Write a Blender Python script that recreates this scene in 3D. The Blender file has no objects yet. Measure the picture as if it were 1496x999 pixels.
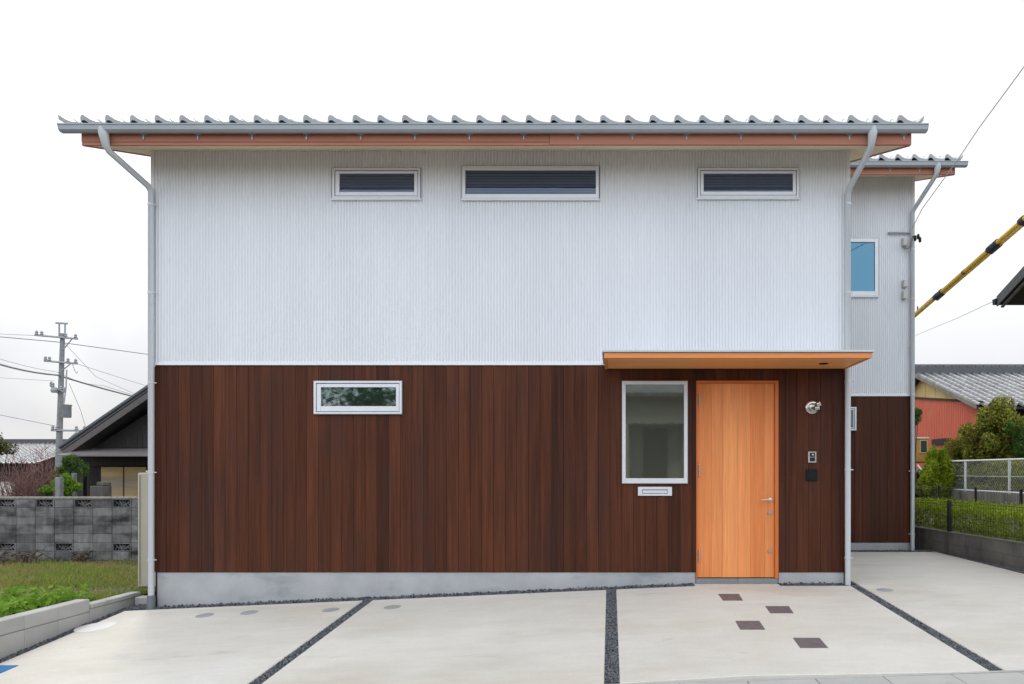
import bpy, math, random
from mathutils import Vector
R = math.radians
sc = bpy.context.scene
col = sc.collection

# ------------------------------------------------------------------ camera, sky, sun, exposure
F = 1080.0          # focal length in pixels of the 1496 px wide photograph
PX, PY = 893.0, 688.0
EYE = 1.34
D = 8.78            # distance of the front wall
cam_d = bpy.data.cameras.new('camera'); cam = bpy.data.objects.new('camera', cam_d); col.objects.link(cam)
cam.location = (0, 0, EYE); cam.rotation_euler = (R(90), 0, 0)
cam_d.sensor_fit = 'HORIZONTAL'; cam_d.sensor_width = 36; cam_d.lens = 36 * F / 1496
cam_d.shift_x = (748 - PX) / 1496; cam_d.shift_y = (PY - 499.5) / 1496
cam_d.clip_start = 0.05; cam_d.clip_end = 2000
sc.camera = cam

SUN_AZ, SUN_EL = R(-28), R(42)      # behind the house, to the left
w = bpy.data.worlds.new('World'); sc.world = w; w.use_nodes = True
wn, wl = w.node_tree.nodes, w.node_tree.links
wn.clear()
out = wn.new('ShaderNodeOutputWorld'); bg = wn.new('ShaderNodeBackground'); bg.inputs[1].default_value = 0.10
sky = wn.new('ShaderNodeTexSky'); sky.sky_type = 'NISHITA'; sky.sun_disc = False
sky.sun_elevation = SUN_EL; sky.sun_rotation = SUN_AZ; sky.dust_density = 2.0
tc = wn.new('ShaderNodeTexCoord'); sep = wn.new('ShaderNodeSeparateXYZ'); wl.new(tc.outputs['Generated'], sep.inputs[0])
nz = wn.new('ShaderNodeTexNoise'); nz.inputs['Scale'].default_value = 2.2; nz.inputs['Detail'].default_value = 6
wl.new(tc.outputs['Generated'], nz.inputs['Vector'])
mr = wn.new('ShaderNodeMapRange'); mr.inputs[1].default_value = -0.9; mr.inputs[2].default_value = 0.15
mr.inputs[3].default_value = 0.42; mr.inputs[4].default_value = 1.0
wl.new(sep.outputs['Y'], mr.inputs[0])
m1 = wn.new('ShaderNodeMath'); m1.operation = 'MULTIPLY_ADD'; m1.inputs[1].default_value = 0.9; m1.inputs[2].default_value = -0.45
wl.new(nz.outputs['Fac'], m1.inputs[0])
m2 = wn.new('ShaderNodeMath'); m2.operation = 'ADD'; m2.use_clamp = True
wl.new(mr.outputs[0], m2.inputs[0]); wl.new(m1.outputs[0], m2.inputs[1])
# bright veil of cloud; thinner and greyer towards the horizon
vr = wn.new('ShaderNodeMapRange'); vr.inputs[1].default_value = 0.06; vr.inputs[2].default_value = 0.22
wl.new(sep.outputs['Z'], vr.inputs[0])
vm = wn.new('ShaderNodeMix'); vm.data_type = 'RGBA'
vm.inputs[6].default_value = (6.45, 6.5, 6.7, 1); vm.inputs[7].default_value = (8.7, 8.9, 9.2, 1)
wl.new(vr.outputs[0], vm.inputs[0])
vy = wn.new('ShaderNodeMapRange'); vy.inputs[1].default_value = -0.75; vy.inputs[2].default_value = 0.45
vy.inputs[3].default_value = 1.38; vy.inputs[4].default_value = 0.445
wl.new(sep.outputs['Y'], vy.inputs[0])
vx = wn.new('ShaderNodeVectorMath'); vx.operation = 'SCALE'; wl.new(vm.outputs[2], vx.inputs[0]); vz = wn.new('ShaderNodeMapRange'); vz.inputs[1].default_value = 0.6; vz.inputs[2].default_value = 0.97; vz.inputs[3].default_value = 1.0; vz.inputs[4].default_value = 0.72
wl.new(sep.outputs['Z'], vz.inputs[0]); vq = wn.new('ShaderNodeMath'); vq.operation = 'MULTIPLY'; wl.new(vy.outputs[0], vq.inputs[0]); wl.new(vz.outputs[0], vq.inputs[1])
wl.new(vq.outputs[0], vx.inputs['Scale'])
mx = wn.new('ShaderNodeMix'); mx.data_type = 'RGBA'
wl.new(m2.outputs[0], mx.inputs[0]); wl.new(sky.outputs[0], mx.inputs[6]); wl.new(vx.outputs[0], mx.inputs[7])
wl.new(mx.outputs[2], bg.inputs[0]); wl.new(bg.outputs[0], out.inputs[0])

sun_d = bpy.data.lights.new('sun', 'SUN'); sun_d.energy = 0.5; sun_d.angle = R(14); sun_d.color = (1, .95, .86)
sun = bpy.data.objects.new('sun', sun_d); col.objects.link(sun); sun.location = (-20, 30, 30)
sv = Vector((math.sin(SUN_AZ) * math.cos(SUN_EL), math.cos(SUN_AZ) * math.cos(SUN_EL), math.sin(SUN_EL)))
sun.rotation_euler = (-sv).to_track_quat('-Z', 'Y').to_euler()
vs = sc.view_settings; vs.view_transform = 'Standard'; vs.look = 'None'; vs.gamma = 1; vs.use_curve_mapping = False
vs.exposure = 1.44
sc.cycles.use_denoising = True; sc.cycles.use_adaptive_sampling = False

# ------------------------------------------------------------------ helpers
def fx(px, d=D): return (px - PX) * d / F
def fz(py, d=D): return EYE - (py - PY) * d / F
def at(px, py, d): return Vector((fx(px, d), d, fz(py, d)))
def lin(c): return c / 12.92 if c <= .04045 else ((c + .055) / 1.055) ** 2.4
def S(r, g, b): return (lin(r / 255), lin(g / 255), lin(b / 255), 1)

class MB:
    def __init__(s, seed=1):
        s.v = []; s.f = []; s.r = []; s.rng = random.Random(seed)
    def add(s, vs_, fs, r=None):
        n = len(s.v); s.v += [tuple(p) for p in vs_]
        s.f += [tuple(i + n for i in q) for q in fs]
        if r is None: r = s.rng.random()
        s.r += [r] * len(fs)
    def box(s, x0, x1, y0, y1, z0, z1, r=None):
        s.add([(x0, y0, z0), (x1, y0, z0), (x1, y1, z0), (x0, y1, z0), (x0, y0, z1), (x1, y0, z1), (x1, y1, z1), (x0, y1, z1)],
              [(0, 3, 2, 1), (4, 5, 6, 7), (0, 1, 5, 4), (1, 2, 6, 5), (2, 3, 7, 6), (3, 0, 4, 7)], r)
    def hexa(s, p, r=None):   # eight corners: four below, four above
        s.add(p, [(0, 3, 2, 1), (4, 5, 6, 7), (0, 1, 5, 4), (1, 2, 6, 5), (2, 3, 7, 6), (3, 0, 4, 7)], r)
    def prism_x(s, poly, x0, x1, r=None):     # poly of (y, z)
        n = len(poly)
        s.add([(x0, y, z) for y, z in poly] + [(x1, y, z) for y, z in poly],
              [tuple(range(n)), tuple(range(2 * n - 1, n - 1, -1))] + [(i, i + n, (i + 1) % n + n, (i + 1) % n) for i in range(n)], r)
    def prism_y(s, poly, y0, y1, r=None):     # poly of (x, z)
        n = len(poly)
        s.add([(x, y0, z) for x, z in poly] + [(x, y1, z) for x, z in poly],
              [tuple(range(n)), tuple(range(2 * n - 1, n - 1, -1))] + [(i, i + n, (i + 1) % n + n, (i + 1) % n) for i in range(n)], r)
    def prism_z(s, poly, z0, z1, r=None):     # poly of (x, y)
        n = len(poly)
        s.add([(x, y, z0) for x, y in poly] + [(x, y, z1) for x, y in poly],
              [tuple(range(n))[::-1], tuple(range(n, 2 * n))] + [(i, (i + 1) % n, (i + 1) % n + n, i + n) for i in range(n)], r)
    def tube(s, pts, rad, n=8, r=None, cap=True):
        pts = [Vector(p) for p in pts]
        if not isinstance(rad, (list, tuple)): rad = [rad] * len(pts)
        vs_ = []; ref = None
        for i, p in enumerate(pts):
            a = pts[max(i - 1, 0)]; b = pts[min(i + 1, len(pts) - 1)]
            t = (b - a).normalized()
            if ref is None: ref = Vector((0, 0, 1)) if abs(t.z) < .9 else Vector((1, 0, 0))
            u = (ref - t * ref.dot(t)).normalized(); v = t.cross(u); ref = u
            k = 1.0
            if 0 < i < len(pts) - 1:
                c = (p - a).normalized().dot((b - p).normalized()); k = 1 / max(.6, math.sqrt((1 + c) / 2))
            for j in range(n):
                an = 2 * math.pi * j / n
                vs_.append(p + (u * math.cos(an) + v * math.sin(an)) * rad[i] * (k if k < 1.3 else 1.3))
        fs = [(i * n + j, i * n + (j + 1) % n, (i + 1) * n + (j + 1) % n, (i + 1) * n + j) for i in range(len(pts) - 1) for j in range(n)]
        if cap: fs += [tuple(range(n))[::-1], tuple(range((len(pts) - 1) * n, len(pts) * n))]
        s.add(vs_, fs, r)
    def lathe(s, c, prof, axis='z', n=20, r=None):   # prof of (radius, height) along axis
        vs_ = []
        for q, h in prof:
            for j in range(n):
                a = 2 * math.pi * j / n; ca, sa = q * math.cos(a), q * math.sin(a)
                vs_.append((c[0] + ca, c[1] + sa, c[2] + h) if axis == 'z' else (c[0] + ca, c[1] + h, c[2] + sa) if axis == 'y' else (c[0] + h, c[1] + ca, c[2] + sa))
        m = len(prof)
        fs = [(i * n + j, i * n + (j + 1) % n, (i + 1) * n + (j + 1) % n, (i + 1) * n + j) for i in range(m - 1) for j in range(n)]
        fs += [tuple(range(n))[::-1], tuple(range((m - 1) * n, m * n))]
        s.add(vs_, fs, r)
    def ring(s, o, i, y0, y1, r=None):    # rectangular frame in the xz plane; o, i = (x0, x1, z0, z1)
        s.box(o[0], i[0], y0, y1, o[2], o[3], r); s.box(i[1], o[1], y0, y1, o[2], o[3], r)
        s.box(i[0], i[1], y0, y1, o[2], i[2], r); s.box(i[0], i[1], y0, y1, i[3], o[3], r)
    def build(s, name, mat, parent=None, smooth=False, bevel=0, seg=1):
        off = Vector((0, 0, 0)); p = parent
        while p: off += p.location; p = p.parent
        me = bpy.data.meshes.new(name)
        me.from_pydata([(a - off.x, b - off.y, c - off.z) for a, b, c in s.v], [], s.f)
        at_ = me.attributes.new('rnd', 'FLOAT', 'FACE'); at_.data.foreach_set('value', s.r)
        me.materials.append(mat)
        o = bpy.data.objects.new(name, me); col.objects.link(o); o.parent = parent
        import bmesh
        bm = bmesh.new(); bm.from_mesh(me)
        if len(s.f) < 60000: bmesh.ops.recalc_face_normals(bm, faces=bm.faces)
        bm.to_mesh(me); bm.free()
        if smooth:
            me.shade_smooth()
            if smooth != 'all': me.set_sharp_from_angle(angle=R(smooth if smooth is not True else 40))
        if bevel:
            b = o.modifiers.new('bevel', 'BEVEL'); b.width = bevel; b.segments = seg; b.limit_method = 'ANGLE'; b.angle_limit = R(40)
        return o

def tag(o, label=None, cat=None, group=None, kind=None):
    if label: o['label'] = label
    if cat: o['category'] = cat
    if group: o['group'] = group
    if kind: o['kind'] = kind
    return o
def empty(name, loc, label=None, cat=None, group=None):
    o = bpy.data.objects.new(name, None); col.objects.link(o); o.location = loc; o.empty_display_size = .2
    return tag(o, label, cat, group)

# ------------------------------------------------------------------ materials
def mat(name, c1, c2=None, scale=4.0, rough=.6, rough2=None, metal=0, bump=0, bscale=None, stretch=(1, 1, 1), rnd=0.0, detail=6,
        c3=None, s3=1.0, t3=(.55, .7), ior=1.45, rough_rnd=0, stretch3=(1, 1, 1), wave=None, hue=0.0, trans=0, spec=.5, fine=(), smudge=None):
    m = bpy.data.materials.new(name); m.use_nodes = True
    N, L = m.node_tree.nodes, m.node_tree.links; b = N['Principled BSDF']
    b.inputs['Metallic'].default_value = metal; b.inputs['IOR'].default_value = ior; b.inputs['Specular IOR Level'].default_value = spec
    t = N.new('ShaderNodeTexCoord')
    def noise(sca, st, det):
        mp = N.new('ShaderNodeMapping'); mp.inputs['Scale'].default_value = st; L.new(t.outputs['Object'], mp.inputs[0])
        n = N.new('ShaderNodeTexNoise'); n.inputs['Scale'].default_value = sca; n.inputs['Detail'].default_value = det
        n.inputs['Roughness'].default_value = .62; L.new(mp.outputs[0], n.inputs['Vector']); return n, mp
    n1, mp1 = noise(scale, stretch, detail)
    at_ = N.new('ShaderNodeAttribute'); at_.attribute_name = 'rnd'
    if rnd:                          # shift the pattern from board to board
        cx = N.new('ShaderNodeVectorMath'); cx.operation = 'MULTIPLY_ADD'; cx.inputs[1].default_value = (37, 19, 53)
        L.new(at_.outputs['Fac'], cx.inputs[0]); L.new(mp1.outputs[0], cx.inputs[2]); L.new(cx.outputs[0], n1.inputs['Vector'])
    mixc = N.new('ShaderNodeMix'); mixc.data_type = 'RGBA'
    mixc.inputs[6].default_value = c1; mixc.inputs[7].default_value = c2 or c1
    r1 = N.new('ShaderNodeMapRange'); r1.inputs[1].default_value = .3; r1.inputs[2].default_value = .7
    L.new(n1.outputs['Fac'], r1.inputs[0])
    if rnd:
        ad = N.new('ShaderNodeMath'); ad.operation = 'MULTIPLY_ADD'; ad.inputs[1].default_value = rnd; 
        sb = N.new('ShaderNodeMath'); sb.operation = 'MULTIPLY'; sb.inputs[1].default_value = 1 - rnd; L.new(r1.outputs[0], sb.inputs[0])
        L.new(at_.outputs['Fac'], ad.inputs[0]); L.new(sb.outputs[0], ad.inputs[2]); L.new(ad.outputs[0], mixc.inputs[0])
    else: L.new(r1.outputs[0], mixc.inputs[0])
    colr = mixc.outputs[2]
    if c3:
        n3, _ = noise(s3, stretch3, 5)
        r3 = N.new('ShaderNodeMapRange'); r3.inputs[1].default_value, r3.inputs[2].default_value = t3; L.new(n3.outputs['Fac'], r3.inputs[0])
        m3 = N.new('ShaderNodeMix'); m3.data_type = 'RGBA'; L.new(r3.outputs[0], m3.inputs[0]); L.new(colr, m3.inputs[6]); m3.inputs[7].default_value = c3
        colr = m3.outputs[2]
    if smudge:
        for (sc4, st4, t4, f4, c4) in smudge:
            n4, _ = noise(sc4, st4, 5); r4 = N.new('ShaderNodeMapRange'); r4.inputs[1].default_value, r4.inputs[2].default_value = t4; r4.inputs[4].default_value = f4
            L.new(n4.outputs['Fac'], r4.inputs[0]); m4 = N.new('ShaderNodeMix'); m4.data_type = 'RGBA'; L.new(r4.outputs[0], m4.inputs[0]); L.new(colr, m4.inputs[6]); m4.inputs[7].default_value = c4; colr = m4.outputs[2]
    for (fs_, amt, fst) in fine:
        nf, _ = noise(fs_, fst, 4); mf = N.new('ShaderNodeMapRange'); mf.inputs[1].default_value = .3; mf.inputs[2].default_value = .7
        mf.inputs[3].default_value = 1 - amt; mf.inputs[4].default_value = 1 + amt; L.new(nf.outputs['Fac'], mf.inputs[0])
        vf = N.new('ShaderNodeVectorMath'); vf.operation = 'SCALE'; L.new(colr, vf.inputs[0]); L.new(mf.outputs[0], vf.inputs['Scale']); colr = vf.outputs[0]
    if hue:
        hs = N.new('ShaderNodeHueSaturation'); mh = N.new('ShaderNodeMapRange'); mh.inputs[3].default_value = 1 - hue; mh.inputs[4].default_value = 1 + hue
        wn_ = N.new('ShaderNodeTexWhiteNoise'); wn_.noise_dimensions = '1D'; L.new(at_.outputs['Fac'], wn_.inputs['W'])
        L.new(wn_.outputs['Value'], mh.inputs[0]); L.new(mh.outputs[0], hs.inputs['Value']); L.new(colr, hs.inputs['Color']); colr = hs.outputs[0]
    L.new(colr, b.inputs['Base Color'])
    rr = N.new('ShaderNodeMapRange'); rr.inputs[3].default_value = rough; rr.inputs[4].default_value = rough if rough2 is None else rough2
    L.new(n1.outputs['Fac'], rr.inputs[0]); L.new(rr.outputs[0], b.inputs['Roughness'])
    if bump:
        n2, _ = noise(bscale or scale * 4, stretch, 8)
        bp = N.new('ShaderNodeBump'); bp.inputs['Strength'].default_value = 1; bp.inputs['Distance'].default_value = bump
        L.new(n2.outputs['Fac'], bp.inputs['Height']); L.new(bp.outputs[0], b.inputs['Normal'])
    if trans:
        td = N.new('ShaderNodeBsdfTranslucent'); L.new(colr, td.inputs[0]); ms = N.new('ShaderNodeMixShader'); ms.inputs[0].default_value = trans
        L.new(b.outputs[0], ms.inputs[1]); L.new(td.outputs[0], ms.inputs[2]); L.new(ms.outputs[0], N['Material Output'].inputs[0])
    return m

M = {}
M['siding'] = mat('white_siding', (.70, .715, .74, 1), (.66, .675, .70, 1), 1.5, .42, .52, fine=((3, .02, (6, 6, .3)),), stretch=(1, 1, .25))
M['trim'] = mat('white_trim', (.74, .75, .77, 1), (.70, .71, .73, 1), 3, .4)
M['alu'] = mat('silver_aluminium', (.66, .67, .69, 1), (.62, .63, .66, 1), 6, .38, metal=.15)
M['timber'] = mat('dark_stained_cedar', (.031, .0098, .0058, 1), (.108, .0335, .0145, 1), 3.0, .5, .62, spec=.16, fine=((4, .24, (22, 22, .35)), (2, .16, (6, 6, .2))), bump=.0012, bscale=30, stretch=(9, 9, .35), rnd=.55,
                  c3=(.046, .021, .016, 1), s3=1.1, t3=(.45, .8), stretch3=(2.5, 1, .5), hue=.13)
M['core'] = mat('dark_backing', (.014, .008, .007, 1), None, 3, .8)
M['found'] = mat('foundation_mortar', (.31, .318, .325, 1), (.41, .415, .42, 1), 2.2, .8, bump=.0015, bscale=18, c3=(.235, .25, .265, 1), s3=1.3, stretch3=(.7, 1, 1.5))
M['concrete'] = mat('driveway_concrete', (.535, .50, .435, 1), (.60, .58, .535, 1), .55, .72, .85, smudge=((1.3, (.7, 2.0, 1), (.63, .72), .45, (.36, .365, .36, 1)), (3.1, (1, 1.4, 1), (.68, .74), .5, (.40, .375, .33, 1)), (26, (1, 1, 1), (.70, .76), .6, (.33, .31, .28, 1))), fine=((45, .045, (1, 1, 1)), (7, .04, (.5, 1.3, 1)), (1.6, .055, (.35, 1.2, 1))), bump=.0012, bscale=22, detail=9,
                    c3=(.475, .43, .355, 1), s3=.42, t3=(.5, .74), stretch3=(.8, 1.6, 1))
M['kerb'] = mat('kerb_concrete', (.36, .355, .335, 1), (.46, .45, .425, 1), 3, .85, bump=.002, bscale=30, c3=(.27, .26, .235, 1), s3=1.8, t3=(.58, .75), rnd=.3)
M['grey_block'] = mat('weathered_block', (.055, .054, .051, 1), (.25, .245, .235, 1), 2.2, .9, bump=.004, bscale=24, rnd=.55, fine=((3, .3, (3, 3, .6)),), c3=(.022, .021, .02, 1), s3=1.5, t3=(.48, .68), stretch3=(1, 1, 2.2))
M['dark_wall'] = mat('dark_concrete', (.12, .113, .10, 1), (.21, .198, .175, 1), 2.5, .9, bump=.004, bscale=18, c3=(.065, .062, .055, 1), s3=1.4, t3=(.5, .7), stretch3=(2.5, 2.5, .5))
M['cap'] = mat('wall_cap', (.13, .125, .11, 1), (.22, .21, .185, 1), 4, .9, bump=.003)
M['gravel'] = mat('dark_gravel', (.016, .018, .022, 1), (.15, .158, .175, 1), 8, .55, .8, rnd=.9)
M['gravel_bed'] = mat('gravel_bed', (.016, .017, .02, 1), (.05, .052, .056, 1), 90, .9, bump=.01, bscale=120)
M['soil'] = mat('soil', (.07, .055, .035, 1), (.12, .10, .065, 1), 3, .95, bump=.03, bscale=12)
M['ground'] = mat('ground', (.09, .09, .065, 1), (.14, .13, .10, 1), .5, .95, bump=.02, bscale=6)
M['asphalt'] = mat('asphalt', (.15, .148, .142, 1), (.21, .207, .20, 1), 9, .9, bump=.004, bscale=160)
M['grass'] = mat('grass', (.09, .17, .02, 1), (.36, .40, .10, 1), 1.2, .6, c3=(.34, .25, .11, 1), s3=1.1, t3=(.47, .60), spec=.2, rnd=.6, trans=.3)
M['weed'] = mat('weed_leaf', (.11, .22, .015, 1), (.24, .40, .05, 1), 5, .6, spec=.2, rnd=.7, trans=.35)
M['leaf'] = mat('green_leaf', (.03, .075, .014, 1), (.11, .20, .035, 1), 3, .6, spec=.2, rnd=.75, trans=.25)
M['leaf_mix'] = mat('mixed_leaf', (.022, .05, .012, 1), (.42, .43, .06, 1), 2.5, .6, spec=.2, rnd=.7, trans=.25, c3=(.22, .115, .04, 1), s3=2.2, t3=(.57, .66))
M['hedge'] = mat('hedge_leaf', (.13, .21, .012, 1), (.42, .50, .04, 1), 3, .6, spec=.2, rnd=.75, trans=.3)
M['leaf_yellow'] = mat('autumn_leaf', (.06, .08, .02, 1), (.16, .15, .04, 1), 3, .5, rnd=.7, trans=.3)
M['bark'] = mat('bark', (.07, .05, .035, 1), (.13, .10, .075, 1), 12, .9, bump=.004, stretch=(1, 1, .3))
M['twig'] = mat('red_twig', (.15, .07, .06, 1), (.30, .17, .15, 1), 6, .8, rnd=.7)
M['tile'] = mat('roof_tile', (.37, .385, .40, 1), (.46, .475, .49, 1), 5, .40, .5, rnd=.6)
M['tile_old'] = mat('roof_tile_old', (.10, .104, .11, 1), (.36, .37, .385, 1), 3, .36, .45, rnd=.35)
M['tile_dark'] = mat('roof_tile_dark', (.05, .052, .056, 1), (.09, .093, .10, 1), 5, .45, rnd=.6)
M['gutter'] = mat('gutter_metal', (.34, .37, .40, 1), (.39, .42, .45, 1), 3, .38, metal=.1)
M['pipe'] = mat('downpipe_metal', (.47, .49, .51, 1), (.53, .55, .565, 1), 2, .4, metal=.1, stretch=(1, 1, .3))
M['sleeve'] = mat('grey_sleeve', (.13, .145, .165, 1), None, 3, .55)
M['fascia'] = mat('fascia_cedar', (.31, .112, .07, 1), (.42, .168, .105, 1), 3, .6, stretch=(.4, 6, 8), rnd=.3)
M['soffit'] = mat('soffit_board', (.78, .60, .38, 1), (.86, .69, .47, 1), 2, .6, stretch=(.5, 5, 5), rnd=.5)
M['canopy'] = mat('canopy_cedar', (.74, .31, .10, 1), (.84, .40, .15, 1), 3, .5, fine=((3, .10, (.5, 20, 20)),), stretch=(.5, 8, 8), rnd=.5)
M['canopy_edge'] = mat('canopy_edge_cedar', (.66, .22, .06, 1), (.74, .28, .085, 1), 3, .5, stretch=(.5, 8, 8))
M['door'] = mat('door_cedar', (.56, .160, .044, 1), (.78, .310, .112, 1), 2.2, .42, .5, spec=.25, fine=((3, .14, (30, 30, .5)), (2, .10, (8, 8, .3))), bump=.0004, bscale=14, stretch=(14, 14, .6), rnd=.72)
M['door_frame'] = mat('door_frame_cedar', (.50, .12, .02, 1), (.56, .15, .028, 1), 3, .45, stretch=(8, 8, .5))
M['steel'] = mat('brushed_steel', (.60, .58, .54, 1), None, 8, .28, metal=1)
M['steel_dull'] = mat('dull_steel', (.42, .40, .36, 1), None, 8, .4, metal=.6)
M['black'] = mat('black_plastic', (.010, .010, .011, 1), None, 4, .5, spec=.2)
M['dark_glass'] = mat('intercom_glass', (.02, .022, .026, 1), None, 4, .12)
M['step'] = mat('step_tile', (.17, .18, .18, 1), (.22, .23, .225, 1), 8, .7)
M['slate'] = mat('slate_tile', (.10, .085, .088, 1), (.155, .13, .135, 1), 14, .6, bump=.002, bscale=40)
M['lid_grey'] = mat('grey_lid', (.25, .27, .275, 1), (.33, .345, .345, 1), 8, .6, bump=.001)
M['lid_white'] = mat('white_lid', (.56, .555, .54, 1), (.62, .615, .60, 1), 5, .6)
M['blue'] = mat('blue_lid', (.008, .12, .30, 1), (.012, .16, .36, 1), 6, .6, spec=.2)
M['beige'] = mat('beige_metal', (.42, .38, .29, 1), (.47, .43, .34, 1), 2, .5)
M['box_grey'] = mat('meter_box', (.48, .48, .46, 1), None, 4, .5)
M['pole'] = mat('pole_concrete', (.17, .18, .185, 1), (.26, .27, .275, 1), 4, .9)
M['pole_steel'] = mat('pole_steel', (.32, .33, .345, 1), None, 4, .6, metal=.3)
M['wire'] = mat('wire', (.2, .2, .21, 1), None, 4, .6)
M['wire_pale'] = mat('pale_wire', (.42, .42, .43, 1), None, 4, .6)
M['old_timber'] = mat('old_dark_timber', (.018, .015, .014, 1), (.045, .038, .034, 1), 4, .85, stretch=(6, 6, .5), rnd=.4)
M['barge'] = mat('old_barge', (.085, .072, .068, 1), (.13, .112, .105, 1), 5, .8, stretch=(1, 6, 6))
M['tin'] = mat('dull_tin', (.14, .125, .12, 1), (.19, .172, .165, 1), 3, .55)
M['sand'] = mat('sand_panel', (.46, .30, .12, 1), (.54, .37, .17, 1), 3, .9, spec=.1, c3=(.27, .245, .20, 1), s3=.9, t3=(.42, .6), stretch3=(.15, .15, 1.6))
M['red_tin'] = mat('red_corrugated_tin', (.48, .088, .048, 1), (.56, .135, .075, 1), 3, .6, stretch=(4, 4, .5), c3=(.40, .17, .07, 1), s3=.8, t3=(.58, .75))
M['yellow_board'] = mat('yellow_board', (.58, .42, .16, 1), (.66, .50, .22, 1), 2, .75)
M['yellow_tube'] = mat('yellow_tube', (.84, .52, .012, 1), (.88, .58, .03, 1), 6, .4)
M['yellow_paint'] = mat('ochre_paint', (.46, .26, .05, 1), (.52, .31, .08, 1), 5, .45)
M['cream'] = mat('cream_roof_paint', (.55, .47, .30, 1), None, 5, .5)
M['navy'] = mat('navy_clip', (.03, .032, .055, 1), None, 5, .5)
M['white_fence'] = mat('white_fence', (.62, .67, .70, 1), (.70, .73, .75, 1), 6, .5)
M['mesh_wire'] = mat('zinc_wire', (.60, .63, .64, 1), None, 6, .5, metal=.2)
M['black_fence'] = mat('black_fence', (.012, .012, .012, 1), None, 6, .5)
M['render'] = mat('pale_render', (.50, .47, .42, 1), (.58, .55, .50, 1), 3, .85)
M['brown_door'] = mat('brown_door', (.09, .05, .035, 1), None, 3, .5)
def glass(name, c, tint, ior, wav=.0006):
    m = mat(name, c, None, 1.3, .02, ior=ior, bump=wav, bscale=1.1)
    b = m.node_tree.nodes['Principled BSDF']; b.inputs['Specular Tint'].default_value = tint; return m
M['glass'] = glass('window_glass', (.058, .068, .090, 1), (.85, .95, 1, 1), 1.65)
M['glass_grey'] = glass('shaded_glass', (.050, .056, .044, 1), (.95, 1, .93, 1), 2.5)
gm = bpy.data.materials.new('clear_pane'); gm.use_nodes = True
gn, gl_ = gm.node_tree.nodes, gm.node_tree.links; gn.clear()
go = gn.new('ShaderNodeOutputMaterial'); gx = gn.new('ShaderNodeMixShader'); gt = gn.new('ShaderNodeBsdfTransparent'); gg = gn.new('ShaderNodeBsdfGlossy')
gf = gn.new('ShaderNodeFresnel'); gf.inputs[0].default_value = 1.6; gt.inputs[0].default_value = (.68, .74, .82, 1); gg.inputs['Roughness'].default_value = .02
gl_.new(gf.outputs[0], gx.inputs[0]); gl_.new(gt.outputs[0], gx.inputs[1]); gl_.new(gg.outputs[0], gx.inputs[2]); gl_.new(gx.outputs[0], go.inputs[0])
M['clear'] = gm
M['blind'] = mat('blind_slat', (.30, .33, .39, 1), (.40, .43, .50, 1), 5, .5, rnd=.8)
M['glass_green'] = glass('green_glass', (.014, .022, .018, 1), (.9, 1, 1, 1), 2.5)
M['glass_blue'] = glass('coated_glass', (.012, .022, .03, 1), (.32, .70, .92, 1), 2.6)

# ------------------------------------------------------------------ the setting: ground, street, driveway
def interp(x, pts):
    if x <= pts[0][0]: return pts[0][1]
    for (a, p), (b, q) in zip(pts, pts[1:]):
        if x <= b: return p + (q - p) * (x - a) / (b - a)
    return pts[-1][1]
def zf(x): return interp(x, [(-5.9, -.297), (1, 0), (20, 0)])
def bs(x): return interp(x, [(-5.9, .088), (-2.9, .071), (2.9, .041), (5.4, .006)])
YS = 5.46
def G(x, y):
    if y >= D: return zf(x)
    return zf(x) - bs(x) * (D - y)
def street_z(x, y=YS):
    x = max(-8, min(8, x)); return interp(x, [(-8, -.62 + .02), (-5.8, G(-5.8, YS)), (0, G(0, YS)), (3, G(3, YS)), (5.4, G(5.4, YS)), (8, .06)])

g = MB(); g.add([(-600, -300, -.66), (600, -300, -.66), (600, 900, -.66), (-600, 900, -.66)], [(0, 1, 2, 3)])
tag(g.build('ground', M['ground']), kind='structure')

def sheet(name, xs, ys, zfun, material, kind='structure', depth=None, poly=None):
    mb = MB(); nx, ny = len(xs), len(ys)
    mb.add([(x, y, zfun(x, y)) for y in ys for x in xs], [(j * nx + i, j * nx + i + 1, (j + 1) * nx + i + 1, (j + 1) * nx + i) for j in range(ny - 1) for i in range(nx - 1)])
    return tag(mb.build(name, material), kind=kind)
def lins(a, b, n): return [a + (b - a) * i / n for i in range(n + 1)]

# bed of dark grit under the slabs
sheet('gravel_bed', lins(-5.82, 5.62, 24), lins(YS - .02, D + 3.7, 12), lambda x, y: G(x, y) - .030, M['gravel_bed'])
# street with its edge blocks
sheet('road', lins(-14, 14, 40), lins(-2.6, YS - .52, 8), lambda x, y: street_z(x) - .005 + (YS - .5 - y) * .012, M['asphalt'])
bl = MB(4)
for i in range(56):
    a, b = -14 + i * .5 + .003, -14 + (i + 1) * .5 - .003
    p = []
    for dz in (-.2, 0):
        for (x, y) in ((a, YS - .5), (b, YS - .5), (b, YS - .028), (a, YS - .028)): p.append((x, y, street_z(x) + dz - .006))
    bl.hexa(p)
for i in range(14):
    a, b = -14 + i * 2 + .002, -12 + i * 2 - .002
    p = []
    for dz in (-.2, 0):
        for (x, y) in ((a, YS - .024), (b, YS - .024), (b, YS - .002), (a, YS - .002)): p.append((x, y, street_z(x) + dz - .002))
    bl.hexa(p, .1)
tag(bl.build('street_gutter', M['kerb'], bevel=.004), kind='structure')

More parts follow.
